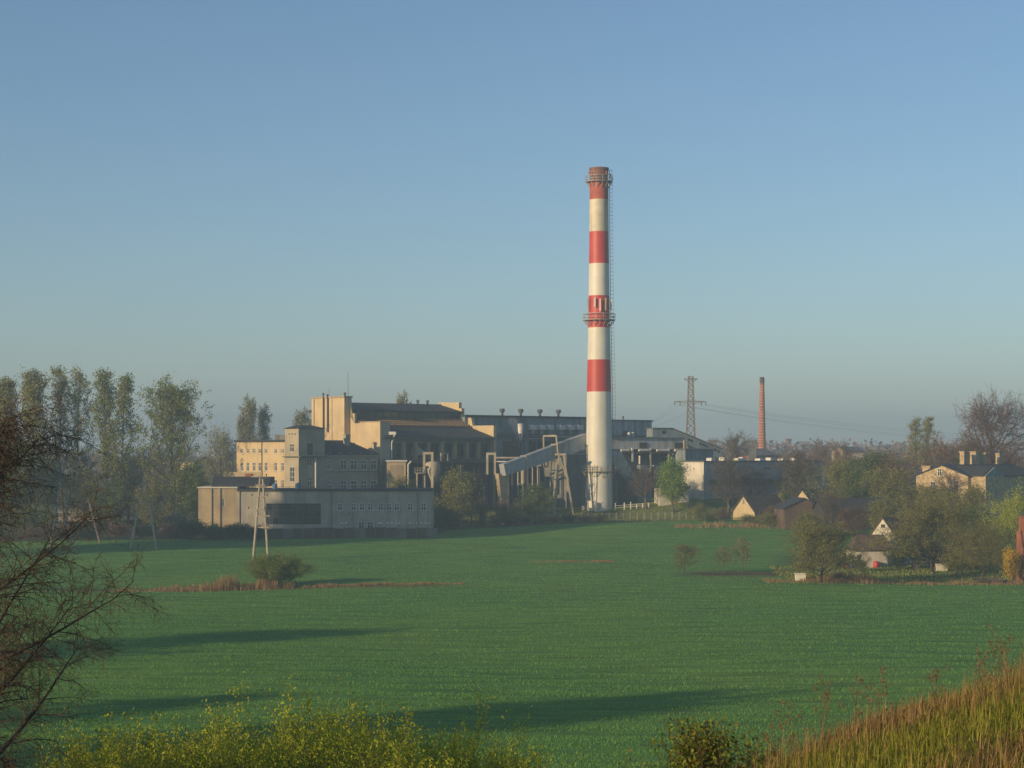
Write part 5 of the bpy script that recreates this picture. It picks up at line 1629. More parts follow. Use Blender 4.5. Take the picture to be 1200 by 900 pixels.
    part('wing_gable', M['plant_wall'], t, lambda b: b.prism([fr2.p(-.2, -.1, zw + .004), fr2.p(ub / 2, -.1, zk), fr2.p(ub + .2, -.1, zw + .004)], fr2.v * .4))
    part('wing_roof', M['slate'], t, lambda b: (b.prism([fr2.p(-.4, .31, zw), fr2.p(ub / 2, .31, zk + .05), fr2.p(ub / 2, .31, zk + .25), fr2.p(-.4, .31, zw + .2)], fr2.v * 12),
                                                b.prism([fr2.p(ub + .4, .31, zw), fr2.p(ub / 2 + .003, .31, zk + .05), fr2.p(ub / 2 + .003, .31, zk + .25), fr2.p(ub + .4, .31, zw + .2)], fr2.v * 12)))
    fm = Face(fr.p(0, v1 / 2 + 1, 0), fr.u, -fr.v)
    for x, w, y in ((1129, .55, 530), (1142.5, .75, 530), (1149.5, .3, 532), (1155, .35, 531.5), (1170.5, .5, 532)):
        roof_chimney(rf, fr, fm.s(x), v1 / 2 + 1, zr - 1.2, fm.z(x, y), w=w)
    roof_chimney(rf, fr, 1.5, v1 - 2.2, ze, fl.z(1079, 547), 'brick_pale', 1.0)
    # brick gate pillar at the right edge
    d = 279.0; x = lat(1198, d); g = g1(x, d); S = d / F
    t = thing('brick_stack', (x, d, g), 'orange-red brick stack at right edge above the yellow bush', 'chimney stack')
    part('shaft', M['brick'], t, lambda b: b.box((x - 3.2 * S, d - .4, zrow(640, d)), (x + 3.2 * S, d + .4, zrow(606.5, d))))
    part('cap', M['brick'], t, lambda b: (b.box((x - 3.8 * S, d - .5, zrow(606.5, d) + .002), (x + 3.8 * S, d + .5, zrow(604.8, d))),))
    part('shoulder', M['brick'], t, lambda b: b.hexa([(x - 5.4 * S, d - .6, g - .3), (x + 5 * S, d - .6, g - .3), (x + 5 * S, d + .6, g - .3), (x - 5.4 * S, d + .6, g - .3)], [(x - 5.4 * S, d - .6, zrow(624, d)), (x - 3.25 * S, d - .6, zrow(621, d)), (x - 3.25 * S, d + .6, zrow(621, d)), (x - 5.4 * S, d + .6, zrow(624, d))]))
    # odds and ends in the gardens
    def tub(px, d, w, h, m, label, cat, name):
        x = lat(px, d); g = g1(x, d); S = d / F
        t = thing(name, (x, d, g), label, cat)
        part('body', M[m], t, lambda b: b.hexa([(x - w * S * .9, d - .5, g - .03), (x + w * S * .9, d - .5, g - .03), (x + w * S * .9, d + .5, g - .03), (x - w * S * .9, d + .5, g - .03)], [(x - w * S, d - .55, g + h), (x + w * S, d - .55, g + h), (x + w * S, d + .55, g + h), (x - w * S, d + .55, g + h)]))
        part('rim', M[m], t, lambda b: [b.beam(p, q, .1) for p, q in (((x - w * S, d - .6, g + h), (x + w * S, d - .6, g + h)), ((x - w * S, d + .6, g + h), (x + w * S, d + .6, g + h)), ((x - w * S, d - .6, g + h), (x - w * S, d + .6, g + h)), ((x + w * S, d - .6, g + h), (x + w * S, d + .6, g + h)))])
    tub(938, 274, 6, 1.05, 'white_paint', 'white tub lying at the field edge left of the spreading apple tree', 'tub', 'garden_tub')
    tub(1103.5, 300, 6.5, 1.1, 'white_wall', 'pale box standing on grass below the big apple tree', 'box', 'garden_box')
    def barrel(px, d, m, label):
        x = lat(px, d); g = g1(x, d)
        t = thing('barrel', (x, d, g), label, 'barrel')
        part('shell', M[m], t, lambda b: b.lathe((x, d), [(.42, g - .03), (.5, g + .3), (.5, g + .75), (.42, g + 1.05)], 14), True)
        part('lid', M[m], t, lambda b: b.lathe((x, d), [(.46, g + 1.04), (.46, g + 1.1), (.1, g + 1.13)], 14))
    barrel(998, 308, 'blue_paint', 'blue barrel at the left corner of the white cottage')
    barrel(993, 308, 'brick', 'rusty red barrel left of the blue barrel by the cottage')
    barrel(1027, 308, 'red_paint', 'bright red barrel before the white cottage wall')
    # log pile with a cart wheel
    d = 274.0; x = lat(1166, d); g = g1(x, d)
    t = thing('log_pile', (x, d, g), 'heap of old logs and a wheel at the right field edge', 'log pile')
    rng = random.Random(2)
    for k in range(9):
        px_ = x + rng.uniform(-2.6, 1.0); zz_ = g + .18 + .28 * (k % 3)
        part('log', M['bark'], t, lambda b: b.tube((px_ - .9, d + rng.uniform(-.4, .4), zz_), (px_ + .9, d + rng.uniform(-.4, .4), zz_ + rng.uniform(-.1, .15)), .17, .15, 8))
    wl = MB()
    wc = Vector((x + .3, d - .9, g + .55))
    for i in range(18):
        a0, a1 = 2 * pi * i / 18, 2 * pi * (i + 1) / 18
        wl.beam(wc + Vector((cos(a0) * .5, 0, sin(a0) * .5)), wc + Vector((cos(a1) * .5, 0, sin(a1) * .5)), .14)
    for i in range(4):
        a0 = pi * i / 4
        wl.beam(wc - Vector((cos(a0) * .5, 0, sin(a0) * .5)), wc + Vector((cos(a0) * .5, 0, sin(a0) * .5)), .06)
    wl.build('wheel', M['timber'], t)
    # rusty little shed under the apple tree
    fr = Frame(1098, 306, 15); f = fr.front(); z0 = g1(fr.o.x, 306)
    t = thing('brick_shed', fr.p(0, 0, z0), 'little brick and rust-coloured shed under the big apple tree', 'shed')
    u1 = f.s(1126); z1 = f.z(1110, 655)
    block(t, fr, 0, u1, 0, 3, z0 - .3, z0 + 1.2, M['brick'])
    for (u, w) in ((.2, .2), (u1 / 2, .15), (u1 - .2, .2)): part('post', M['timber'], t, lambda b: b.obox(fr, u - w / 2, u + w / 2, .1, .3, z0 + 1.2, z0 + 3))
    part('roof', M['brown_roof'], t, lambda b: b.prism([fr.p(-.3, -.4, z0 + 2.95), fr.p(-.3, 3.3, z0 + 3.4), fr.p(-.3, 3.3, z0 + 3.55), fr.p(-.3, -.4, z0 + 3.1)], fr.u * (u1 + .6)))
    part('back_board', M['timber_dark'], t, lambda b: b.obox(fr, 0, u1, 2.8, 2.95, z0 + 1.2, z0 + 3.2))
build_village()

def build_far_buildings():
    def far_block(name, px0, px1, ytop, d, wall, label, a=20, roof='roof_grey', depth=10, zr=1.4):
        fr = Frame(px0, d, a); f = fr.front(); u1 = f.s(px1); z0 = g1(fr.o.x, d); ze = f.z((px0 + px1) / 2, ytop)
        t, rf = gable_house(name, fr, u1, depth, z0, ze, ze + zr, label, wall, roof, 'v', cat='building')
        n = max(3, int((px1 - px0) / 4))
        for i in range(n):
            s = u1 * (i + .5) / n
            window(t, Face(fr.p(0, -.14, 0), fr.u, -fr.v), (s - .6, ze - 2.6, s + .6, ze - 1.1), 2, 1, .08, gm='glass_dark', sill=False)
    far_block('distant_house', 206, 227, 541.5, 560, 'cream', 'sunlit cream house far behind the broad poplar', -30)
    far_block('distant_house', 262, 280, 552, 540, 'cream', 'sunlit cream house just left of the office wing', -30)
    far_block('distant_house', 992, 1012, 529, 640, 'brick_pale', 'pale brick house half hidden in the trees right of brick chimney', 20)
    far_block('low_shed', 60, 176, 600.5, 452, 'concrete_dark', 'low dark shed with pale roof behind the poplar trunks', 0, 'panel', 8, .9)
build_far_buildings()

# ------------------------------------------------------------------ fences, poles, lamps
def build_post_fence():
    t = thing('wire_fence', (lat(715, 434), 434, g1(lat(715, 434), 434)), 'wire fence with white posts on bank below the striped chimney', 'fence')
    pts = []
    for px in np.arange(640, 822, 8.2):
        d = 433.0 + (px - 640) * .012; x = lat(px, d); g = g1(x, d)
        pts.append(Vector((x, d, g)))
        part('post', M['concrete'], t, lambda b: (b.box((x - .06, d - .06, g - .2), (x + .06, d + .06, g + 1.6)), b.beam((x, d, g + 1.57), (x + .2, d - .25, g + 1.85), .08)))
    for h in (.4, .9, 1.4, 1.7):
        def st(b):
            for i in range(len(pts) - 1): b.beam(pts[i] + Vector((0, 0, h)), pts[i + 1] + Vector((0, 0, h)), .03)
        part('wire', M['steel'], t, st)
build_post_fence()

def build_handrail():
    d = 447.0
    t = thing('white_handrail', (lat(740, d), d, g1(lat(740, d), d)), 'white handrail on the bank right of the striped chimney foot', 'handrail')
    P = [Vector((lat(px, d), d, g1(lat(px, d), d))) for px in (721, 731.5, 739, 746, 753, 760)]
    for i, p in enumerate(P):
        part('post', M['white_paint'], t, lambda b: b.box((p.x - .11, p.y - .11, p.z - .2), (p.x + .11, p.y + .11, p.z + (1.6 if i < 3 else 1.0))))
    for i in range(len(P) - 1):
        for h in (.5, 1.0):
            part('rail', M['white_paint'], t, lambda b: b.beam(P[i] + Vector((0, -.1, h)), P[i + 1] + Vector((0, -.1, h)), .07))
build_handrail()

def pole_log(t, p, q, r0, r1, m, name='pole_leg'):
    part(name, M[m], t, lambda b: b.tube(p, q, r0, r1, 10))

def a_pole(pxl, pxr, pxt, ytop, d, label, m, bars, ins=True):
    xl, xr, xt = lat(pxl, d), lat(pxr, d), lat(pxt, d)
    gl, gr = g1(xl, d), g1(xr, d)
    t = thing('power_pole', (xt, d, min(gl, gr)), label, 'power pole', 'wooden power poles at the field edge')
    zt = zrow(ytop, d)
    pole_log(t, (xl, d, gl - .3), (xt - .12, d, zt), .24, .17, m)
    pole_log(t, (xr, d, gr - .3), (xt + .28, d + .1, zt - .6), .24, .17, m)
    for (x0, x1, py) in bars:
        def cb(b): b.beam((lat(x0, d), d - .28, zrow(py, d)), (lat(x1, d), d - .28, zrow(py, d)), .2)
        c = part('cross_bar', M[m], t, cb)
        if ins:
            for x in (x0 + .6, x1 - .6):
                part('insulator', M['insulator'], c, lambda b: (b.tube((lat(x, d), d - .28, zrow(py, d) + .1), (lat(x, d), d - .28, zrow(py, d) + .35), .07, .12, 8), b.tube((lat(x, d), d - .28, zrow(py, d) + .35), (lat(x, d), d - .28, zrow(py, d) + .5), .12, .06, 8)))
    return t
a_pole(296.5, 314.5, 306, 557, 326.0, 'pale A-shaped wooden power pole behind the lone field bush', 'pole',
       [(294.5, 313, 558.5), (299.5, 311, 568.5), (295, 314, 582), (291, 311, 597), (302, 316.5, 604.5), (303, 315, 618)])
a_pole(58.5, 83.5, 72, 565.5, 362.0, 'leftmost A-shaped power pole by the bare tree branches', 'pole', [(70, 76, 572), (66.5, 79, 592)])
a_pole(152.5, 183.5, 169, 559.5, 352.0, 'tall A-shaped power pole before the broad poplar', 'pole', [(166, 174, 573), (161, 177, 590)])
d_ = 372.0
t_ = thing('power_pole', (lat(116.5, d_), d_, g1(lat(116.5, d_), d_)), 'single leaning wooden pole between the two left A-shaped poles', 'power pole', 'wooden power poles at the field edge')
pole_log(t_, (lat(117.5, d_), d_, g1(lat(117.5, d_), d_) - .3), at(103.5, 584, d_), .25, .17, 'pole_brown')
part('cross_bar', M['pole_brown'], t_, lambda b: b.beam(at(101, 588, d_ - .25), at(108, 588.5, d_ - .25), .16))

for px, d, yt, lb in ((629.5, 431.0, 575.5, 'street lamp in front of the round shrub near the trestle'), (613, 436.0, 567.5, 'street lamp just left of the round shrub near the trestle')):
    x = lat(px, d); g = g1(x, d); z = zrow(yt, d)
    t = thing('street_lamp', (x, d, g), lb, 'street lamp', 'street lamps below the boiler house')
    part('post', M['steel'], t, lambda b: (b.tube((x, d, g - .2), (x, d, z - .5), .12, .08, 8), b.tube((x, d, z - .55), (x - .5, d, z), .07, .06, 8), b.tube((x - .48, d, z), (x - .9, d, z + .05), .06, .06, 8)))
    part('lamp_head', M['white_paint'], t, lambda b: b.hexa([(x - 1.5, d - .15, z - .02), (x - .8, d - .15, z - .05), (x - .8, d + .15, z - .05), (x - 1.5, d + .15, z - .02)], [(x - 1.4, d - .1, z + .16), (x - .85, d - .1, z + .16), (x - .85, d + .1, z + .16), (x - 1.4, d + .1, z + .16)]))

# ================================================================== TREES AND SHRUBS
def measure(ms):
    co = []
    for me in ms:
        a = np.zeros(len(me.vertices) * 3, np.float32); me.vertices.foreach_get('co', a); co.append(a.reshape(-1, 3))
    c = np.concatenate(co)
    return ms, float(np.percentile(c[:, 2], 99.9)), float(np.percentile(c[:, 0], 99.3) - np.percentile(c[:, 0], .7)), float((np.percentile(c[:, 0], 99.3) + np.percentile(c[:, 0], .7)) / 2)

V_ = {}
V_['pop1'] = measure(plant_poplar(11, 36, 8, 13000))
V_['pop2'] = measure(plant_poplar(12, 36, 10, 14000, double=True, leaf='leaf_poplar_dark'))
V_['pop3'] = measure(plant_poplar(13, 35, 15, 23000, leaf='leaf_poplar_dark', f0=.07, n1=60))
V_['pop4'] = measure(plant_poplar(14, 36, 11, 10000, leaf='leaf_poplar', f0=.25, double=True))
V_['popfar'] = measure(plant_poplar(15, 26, 6, 5000, leaf='leaf_pale', size=.45))
V_['round'] = measure(plant_tree(22, 10, 7, .2, 22, 9, 6, 9000, 'leaf_fresh', size=.26, clump=3, ang=52, up=.1))
V_['olive'] = measure(plant_tree(23, 9, 9, .15, 20, 9, 6, 10000, 'leaf_olive', size=.26, clump=4, ang=58, up=.06))
V_['olive2'] = measure(plant_tree(24, 9, 9, .18, 18, 9, 6, 8500, 'leaf_olive', 'twig_red', size=.22, clump=3, ang=55, up=.08))
V_['mid'] = measure(plant_tree(25, 12, 10, .12, 22, 9, 5, 15000, 'leaf_mid', size=.3, clump=3, ang=48, up=.12))
V_['bare'] = measure(plant_tree(26, 10, 7, .22, 18, 10, 8, 1600, 'leaf_brown', 'twig_red', size=.14, clump=1, ang=46, up=.12, tw=.02))
V_['bare2'] = measure(plant_tree(27, 14, 9, .2, 20, 10, 8, 2200, 'leaf_brown', 'twig_grey', size=.16, clump=1, ang=40, up=.14, tw=.022))
V_['reddish'] = measure(plant_tree(28, 12, 11, .15, 22, 10, 7, 5000, 'leaf_brown', 'twig_red', size=.24, clump=2, ang=50, up=.08, tw=.02))
V_['pale'] = measure(plant_tree(29, 14, 13, .15, 24, 9, 6, 9000, 'leaf_pale', size=.3, clump=3, ang=52, up=.08))
V_['oak'] = measure(plant_tree(30, 20, 21, .25, 24, 15, 12, 7000, 'leaf_brown', 'twig_red', 'bark_dark', size=.2, clump=1, ang=58, up=.06, wob=.2, r=.6, tw=.03))
V_['apple1'] = measure(plant_tree(31, 7, 9, .12, 20, 13, 9, 22000, 'leaf_olive', 'twig_grey', 'bark_dark', size=.13, clump=3, ang=62, up=.05, wob=.18, tw=.014))
V_['apple2'] = measure(plant_tree(32, 9, 12, .14, 22, 13, 9, 28000, 'leaf_olive', 'twig_grey', 'bark_dark', size=.15, clump=3, ang=60, up=.06, wob=.17, tw=.014))
V_['sapling'] = measure(plant_tree(33, 4, 2.6, .2, 12, 8, 5, 2200, 'leaf_pale', 'twig_grey', size=.09, clump=2, ang=42, up=.12, r=.05, tw=.008))
V_['sapling2'] = measure(plant_tree(34, 4.5, 3.8, .15, 14, 8, 6, 2200, 'leaf_olive', 'twig_red', size=.09, clump=2, ang=48, up=.1, r=.06, tw=.01))
V_['weep'] = measure(plant_tree(35, 11, 11, .2, 24, 11, 6, 16000, 'leaf_willow', 'twig_grey', size=.2, clump=3, ang=55, up=-.06, hang=1.0))
V_['bushmid'] = measure(plant_bush(41, 4, 5, 16, 8, 5, 6500, 'leaf_mid', size=.22))
V_['bushbrown'] = measure(plant_bush(42, 4, 5, 18, 9, 6, 3000, 'leaf_brown', 'twig_red', size=.16, tw=.012))
V_['busholive'] = measure(plant_bush(43, 4, 5, 16, 8, 5, 6000, 'leaf_olive', size=.2))
V_['bushdark'] = measure(plant_bush(44, 3, 4, 14, 8, 5, 7000, 'leaf_dark', size=.2, splay=22))
V_['bushpale'] = measure(plant_bush(45, 3.5, 4, 14, 8, 5, 5000, 'leaf_white', size=.16))
V_['bushyellow'] = measure(plant_bush(46, 3, 4, 18, 8, 6, 9000, 'leaf_yellow', size=.13, clump=2))
V_['bushlemon'] = measure(plant_bush(47, 4, 6, 18, 8, 6, 5000, 'leaf_lemon', size=.2, clump=2))
V_['bushfield'] = measure(plant_bush(48, 5.5, 9, 36, 9, 6, 30000, 'leaf_field', 'twig_grey', size=.17, splay=26, clump=2, tw=.012))

_rz = random.Random(77)
def put(name, var, px, d, ytop, wpx, label, cat='tree', group=None):
    ms, h, w, cx = V_[var]
    x = lat(px, d); g = g1(x, d)
    H = zrow(ytop, d) - g
    s = wpx * d / F / w
    return plant(name, ms, (x, d, g - .1), label, cat, group, (s, s, max(H / h, .1)), _rz.choice((0, pi)) + _rz.uniform(-.35, .35))

# poplar row at the left
G = 'poplars left of the works'
put('poplar_tree', 'pop1', 6, 444, 441, 44, 'tall poplar at the very left edge of the picture', group=G)
put('poplar_tree', 'pop1', 40, 440, 432, 46, 'slim tall poplar, second of the left row', group=G)
put('poplar_tree', 'pop4', 76, 446, 428, 54, 'tall thin-leaved poplar behind the leftmost A-shaped pole', group=G)
put('poplar_tree', 'pop2', 130, 440, 432, 58, 'twin-stemmed poplar in the middle of the left row', group=G)
put('poplar_tree', 'pop3', 198, 437, 440, 78, 'broad dark poplar nearest to the low workshop', group=G)
G = 'far poplars behind the office'
put('poplar_tree', 'pale', 258, 520, 497, 44, 'pale rounded tree behind left end of the office wing', group=G)
put('poplar_tree', 'popfar', 283, 560, 483, 16, 'short left one of three far poplars behind the office', group=G)
put('poplar_tree', 'popfar', 294, 560, 463, 22, 'tallest of three far poplars behind the office', group=G)
put('poplar_tree', 'popfar', 308, 565, 473, 18, 'right one of three far poplars behind the office', group=G)
put('poplar_tree', 'popfar', 353, 580, 478, 26, 'far poplar peeping out left of the cream stair block', group=G)
put('poplar_tree', 'popfar', 470, 600, 458, 20, 'poplar tip showing above the dark hall roof', group=G)
# undergrowth below the poplars
G = 'undergrowth below the poplars'
for k, (v, px, d, yt, w, lb) in enumerate([
        ('mid', 14, 430, 520, 70, 'dense green tree low down at the left edge'), ('mid', 52, 455, 536, 60, 'green understorey tree behind leftmost A-shaped pole'),
        ('olive', 98, 436, 545, 56, 'olive understorey tree behind the single leaning pole'), ('pale', 166, 455, 522, 64, 'pale grey-green willow between twin and broad poplars'),
        ('mid', 132, 432, 560, 50, 'green bush below the twin-stemmed poplar'), ('olive', 176, 428, 562, 44, 'olive bush left of the broad poplar trunk'),
        ('mid', 222, 428, 540, 46, 'yellow-green tree overlapping left end of the low workshop'), ('bushmid', 30, 400, 590, 60, 'low green bush under the left poplars'),
        ('bare2', 150, 446, 540, 40, 'bare grey tree between twin and broad poplars'), ('bare2', 100, 450, 520, 36, 'bare thin tree right of the thin-leaved poplar')]):
    put('undergrowth_tree', v, px, d, yt, w, lb, 'tree', G)
G = 'dark shrubs along the left field edge'
for k, (v, px, yt, w) in enumerate([('bushbrown', 70, 612, 46), ('bushdark', 105, 615, 44), ('bushbrown', 140, 610, 44), ('bushdark', 172, 613, 42), ('bushbrown', 200, 610, 40), ('bushdark', 228, 608, 40), ('bushmid', 254, 612, 40), ('bushdark', 278, 611, 38), ('bushdark', 300, 616, 30), ('bushbrown', 40, 614, 46)]):
    o = ['first', 'second', 'third', 'fourth', 'fifth', 'sixth', 'seventh', 'eighth', 'ninth', 'tenth']
    order = sorted([70, 105, 140, 172, 200, 228, 254, 278, 300, 40]).index(px)
    put('hedge_shrub', v, px, 383 - (k % 3) * 1.3, yt, w, 'low dark shrub at left field edge, %s from the left' % o[order], 'shrub', G)

# greenery in front of the works
G = 'trees and shrubs before the works'
for (n, v, px, d, yt, w, lb) in [
        ('willow_tree', 'olive', 536, 430, 546, 56, 'round olive-green tree before the service deck'),
        ('willow_tree', 'olive2', 470, 412, 555, 34, 'small sunlit tree behind the low workshop roof'),
        ('small_tree', 'bare', 552, 433, 550, 30, 'bare twiggy tree right of the olive-green tree'),
        ('shrub', 'bushbrown', 565, 427, 580, 22, 'brown shrub before the concrete duct leg'),
        ('shrub', 'bushbrown', 588, 427, 582, 26, 'brown shrub just right under the concrete duct leg'),
        ('shrub', 'busholive', 604, 428, 588, 24, 'small olive shrub left of the round shrub'),
        ('round_shrub', 'mid', 627, 432, 566, 40, 'round green shrub behind the street lamp'),
        ('shrub', 'busholive', 516, 418, 585, 26, 'olive shrub at right end of the low workshop'),
        ('shrub', 'bushmid', 531, 416, 592, 26, 'green shrub second right of the low workshop'),
        ('small_tree', 'bare', 757, 446, 543, 34, 'small bare tree right of the descending duct'),
        ('leafy_tree', 'round', 788, 442, 535, 36, 'fresh bright green round tree before the white annex'),
        ('small_tree', 'bare', 735, 452, 556, 20, 'thin bare sapling beside the handrail')]:
    put(n, v, px, d, yt, w, lb, 'shrub' if 'shrub' in n else 'tree', G)
G = 'hedge below the works fence'
names = ['first', 'second', 'third', 'fourth', 'fifth', 'sixth', 'seventh', 'eighth', 'ninth', 'tenth', 'eleventh', 'twelfth']
for k, px in enumerate(np.linspace(512, 702, 12)):
    put('hedge_shrub', ('bushbrown', 'bushdark', 'bushbrown', 'busholive')[k % 4], px, 428.5 + (k % 2), float(np.interp(px, [512, 600, 702], [611, 606, 601])) - (k * 37 % 5) * .6, 24, 'low hedge shrub along the works fence, %s from the workshop' % names[k], 'shrub', G)

# right of the works
G = 'trees among the village houses'
for (n, v, px, d, yt, w, lb) in [
        ('bare_tree', 'bare2', 862, 560, 502, 40, 'pale bare tree rising left of the brick chimney'),
        ('bare_tree', 'bare2', 852, 432, 530, 50, 'bare thin tree standing before the long grey shed'),
        ('bare_tree', 'bare', 880, 436, 545, 40, 'bare tree right behind the small cottage'),
        ('bare_tree', 'bare2', 932, 436, 520, 54, 'bare wide tree behind the timber barn'),
        ('shrub', 'busholive', 820, 428, 588, 26, 'olive shrub at right end of the wire fence'),
        ('shrub', 'bushpale', 832, 424, 598, 24, 'pale shrub left of the small cottage'),
        ('shrub', 'busholive', 880, 414, 602, 44, 'wide olive shrub below the small cottage'),
        ('shrub', 'bushbrown', 905, 418, 590, 30, 'brown shrub between small cottage and timber barn'),
        ('shrub', 'bushbrown', 846, 422, 592, 22, 'brown shrub touching the left corner of the small cottage'),
        ('yellow_shrub', 'bushlemon', 927, 445, 563, 34, 'lemon-yellow flowering shrub behind the timber barn'),
        ('leafy_tree', 'olive', 985, 425, 534, 46, 'olive-green tree behind the dark barn'),
        ('leafy_tree', 'mid', 1008, 420, 546, 46, 'green tree behind the middle of dark barn'),
        ('leafy_tree', 'olive2', 1040, 410, 545, 60, 'brown-green tree between dark barn and brick house'),
        ('leafy_tree', 'olive2', 1072, 404, 566, 56, 'brown-green tree before the brick house gable'),
        ('leafy_tree', 'reddish', 1058, 440, 528, 60, 'reddish tree left behind the brick house'),
        ('leafy_tree', 'mid', 1028, 455, 527, 70, 'hazy green tree on the skyline right of the dark barn'),
        ('leafy_tree', 'pop4', 1084, 470, 487, 34, 'grey-green poplar on the skyline left of the bare oak'),
        ('leafy_tree', 'reddish', 1115, 450, 505, 60, 'reddish bushy tree below left of the bare oak'),
        ('leafy_tree', 'mid', 1140, 446, 512, 40, 'green ivy-clad tree at the foot of the bare oak'),
        ('oak_tree', 'oak', 1158, 436, 457, 104, 'great bare oak with spreading limbs at the right'),
        ('leafy_tree', 'reddish', 966, 600, 512, 32, 'left one of two far reddish trees right of brick chimney'),
        ('leafy_tree', 'reddish', 984, 610, 513, 28, 'right one of two far reddish trees right of brick chimney'),
        ('leafy_tree', 'olive2', 1125, 372, 572, 54, 'brown tree in front of the brick house wing'),
        ('willow_tree', 'weep', 1190, 318, 562, 76, 'bright yellow-green weeping willow at right edge'),
        ('shrub', 'bushpale', 1160, 345, 585, 30, 'pale shrub left of the weeping willow'),
        ('apple_tree', 'apple1', 962, 270, 602, 92, 'spreading apple tree at the field edge before the barns'),
        ('apple_tree', 'apple2', 1092, 296, 574, 104, 'big apple tree right of the white cottage'),
        ('apple_tree', 'apple2', 1152, 286, 606, 76, 'dark low tree above the log pile'),
        ('blossom_shrub', 'bushpale', 1070, 304, 622, 44, 'white-blossoming shrub right of the white cottage'),
        ('evergreen_shrub', 'bushdark', 1053, 304, 638, 26, 'dark evergreen shrub beside the white cottage wall'),
        ('yellow_shrub', 'bushyellow', 1188, 276, 640, 42, 'golden yellow flowering shrub at right edge'),
        ('sapling', 'sapling2', 800, 292, 635, 34, 'leftmost wide sapling standing in the open field'),
        ('sapling', 'sapling', 848, 294, 637, 20, 'middle sapling of three in the field'),
        ('sapling', 'sapling', 870, 294, 627, 26, 'rightmost sapling of three in the field'),
        ('shrub', 'bushbrown', 985, 277, 668, 40, 'brown low shrub below the spreading apple tree'),
        ('shrub', 'bushdark', 1135, 300, 650, 34, 'dark shrub behind the log pile'),
        ('leafy_tree', 'mid', 1136, 330, 592, 46, 'dark green tree between brick house and log pile'),
        ('leafy_tree', 'olive', 1060, 345, 596, 40, 'olive tree standing behind the white cottage'),
        ('bare_tree', 'bare', 1000, 345, 590, 40, 'bare twiggy tree before the dark barn'),
        ('leafy_tree', 'bare2', 1114, 384, 548, 46, 'bare tree branching across the brick house gable'),
        ('leafy_tree', 'olive', 1143, 372, 562, 34, 'olive tree hiding the corner of the brick house wing'),
        ('leafy_tree', 'olive2', 1098, 384, 566, 46, 'brown-green tree crossing the lower brick house gable'),
        ('leafy_tree', 'olive', 946, 372, 598, 40, 'olive tree in front of the right half of timber barn'),
        ('leafy_tree', 'bare2', 975, 380, 572, 40, 'bare tree at the joint of timber barn and dark barn'),
        ('leafy_tree', 'olive', 1035, 372, 580, 44, 'olive tree before the right end of dark barn'),
        ('shrub', 'busholive', 900, 402, 598, 30, 'olive shrub at the left foot of the timber barn'),
        ('shrub', 'busholive', 1120, 292, 640, 40, 'olive shrub between big apple tree and log pile'),
        ('blossom_shrub', 'bushpale', 1010, 300, 650, 22, 'small pale shrub before the white cottage lean-to'),
        ('leafy_tree', 'pale', 942, 470, 536, 46, 'pale grey-green tree behind the lemon-yellow shrub'),
        ('leafy_tree', 'reddish', 1005, 470, 528, 50, 'reddish tree on the skyline behind the dark barn')]:
    put(n, v, px, d, yt, w, lb, 'shrub' if 'shrub' in n else 'tree', G)

# lone bush in the field
put('field_bush', 'bushfield', 318, 268, 646, 76, 'lone rounded bush by the ditch under the A-shaped pole', 'bush')

# trees to the left of the view whose shadows reach into it
G = 'trees off the left edge'
k = 0
V_['tall'] = measure(plant_tree(36, 30, 13, .4, 30, 10, 5, 26000, 'leaf_mid', size=.6, clump=4, ang=48, up=.1))
for (x, y, h, w, v) in [(-108, 339, 40, 12, 'tall'), (-108, 331, 42, 12, 'tall'), (-107, 324, 43, 12, 'tall'), (-118, 331, 41, 12, 'tall'), (-118, 323, 43, 12, 'tall'), (-117, 315, 44, 12, 'tall'), (-128, 323, 43, 12, 'tall'), (-128, 315, 44, 12, 'tall'), (-127, 307, 45, 12, 'tall'), (-138, 314, 44, 13, 'tall'), (-138, 305, 45, 13, 'tall'),
                        (-60, 167, 15, 15, 'olive'), (-46, 127, 9, 8, 'olive'), (-50, 98, 22, 16, 'olive')]:
    ms, hh, ww, _ = V_[v]
    plant('field_tree', ms, (x, y, g1(x, y) - .1), 'leafy tree standing beyond the left edge of the view', 'tree', G, (w / ww, w / ww, h / hh), k * 1.1)
    k += 1

# far wood on the horizon
def build_far_wood():
    rng = np.random.default_rng(9)
    Vs, Qs, off = [], [], 0
    for (d0, d1, n, hmin, hmax, sz) in ((760, 900, 26000, 5, 12, .7), (1100, 1700, 30000, 8, 19, 1.1)):
        d = rng.uniform(d0, d1, n); x = rng.uniform(-.36, .36, n) * d
        top = hmin + (hmax - hmin) * (.5 + .5 * np.sin(x * .045 + d * .02) * np.sin(x * .017 + 1.3)) * rng.uniform(.75, 1, n)
        z = ground(x, d) + top * np.sqrt(rng.random(n))
        P = np.stack([x, d, z], 1)
        a = _unit(rng.normal(0, 1, (n, 3))); b = _unit(np.cross(a, rng.normal(0, 1, (n, 3))))
        s = (sz * rng.uniform(.6, 1.5, n))[:, None]
        Vs.append(np.stack([P - a * s, P + b * s, P + a * s, P - b * s], 1).reshape(-1, 3))
        Qs.append(np.arange(n * 4).reshape(n, 4) + off); off += n * 4
    me = np_mesh('distant_wood', np.concatenate(Vs), Qs, [M['leaf_brown']])
    o = bpy.data.objects.new('distant_wood', me); COL.objects.link(o)
    tag(o, 'hazy belt of far woods along the horizon', 'wood', None, 'stuff')
build_far_wood()

# ================================================================== CROP AND GRASSES
def streaks(x, y, seed):
    """soft noise drawn out along the rows"""
    r = np.random.default_rng(seed); o = np.zeros_like(x)
    for k in range(14):
        fx, fy = r.uniform(.08, .5), r.uniform(.35, 1.9) * r.choice((-1, 1, 1))
        o += np.sin(x * fx + y * fy + r.uniform(0, 6.28))
    return o / 3.0

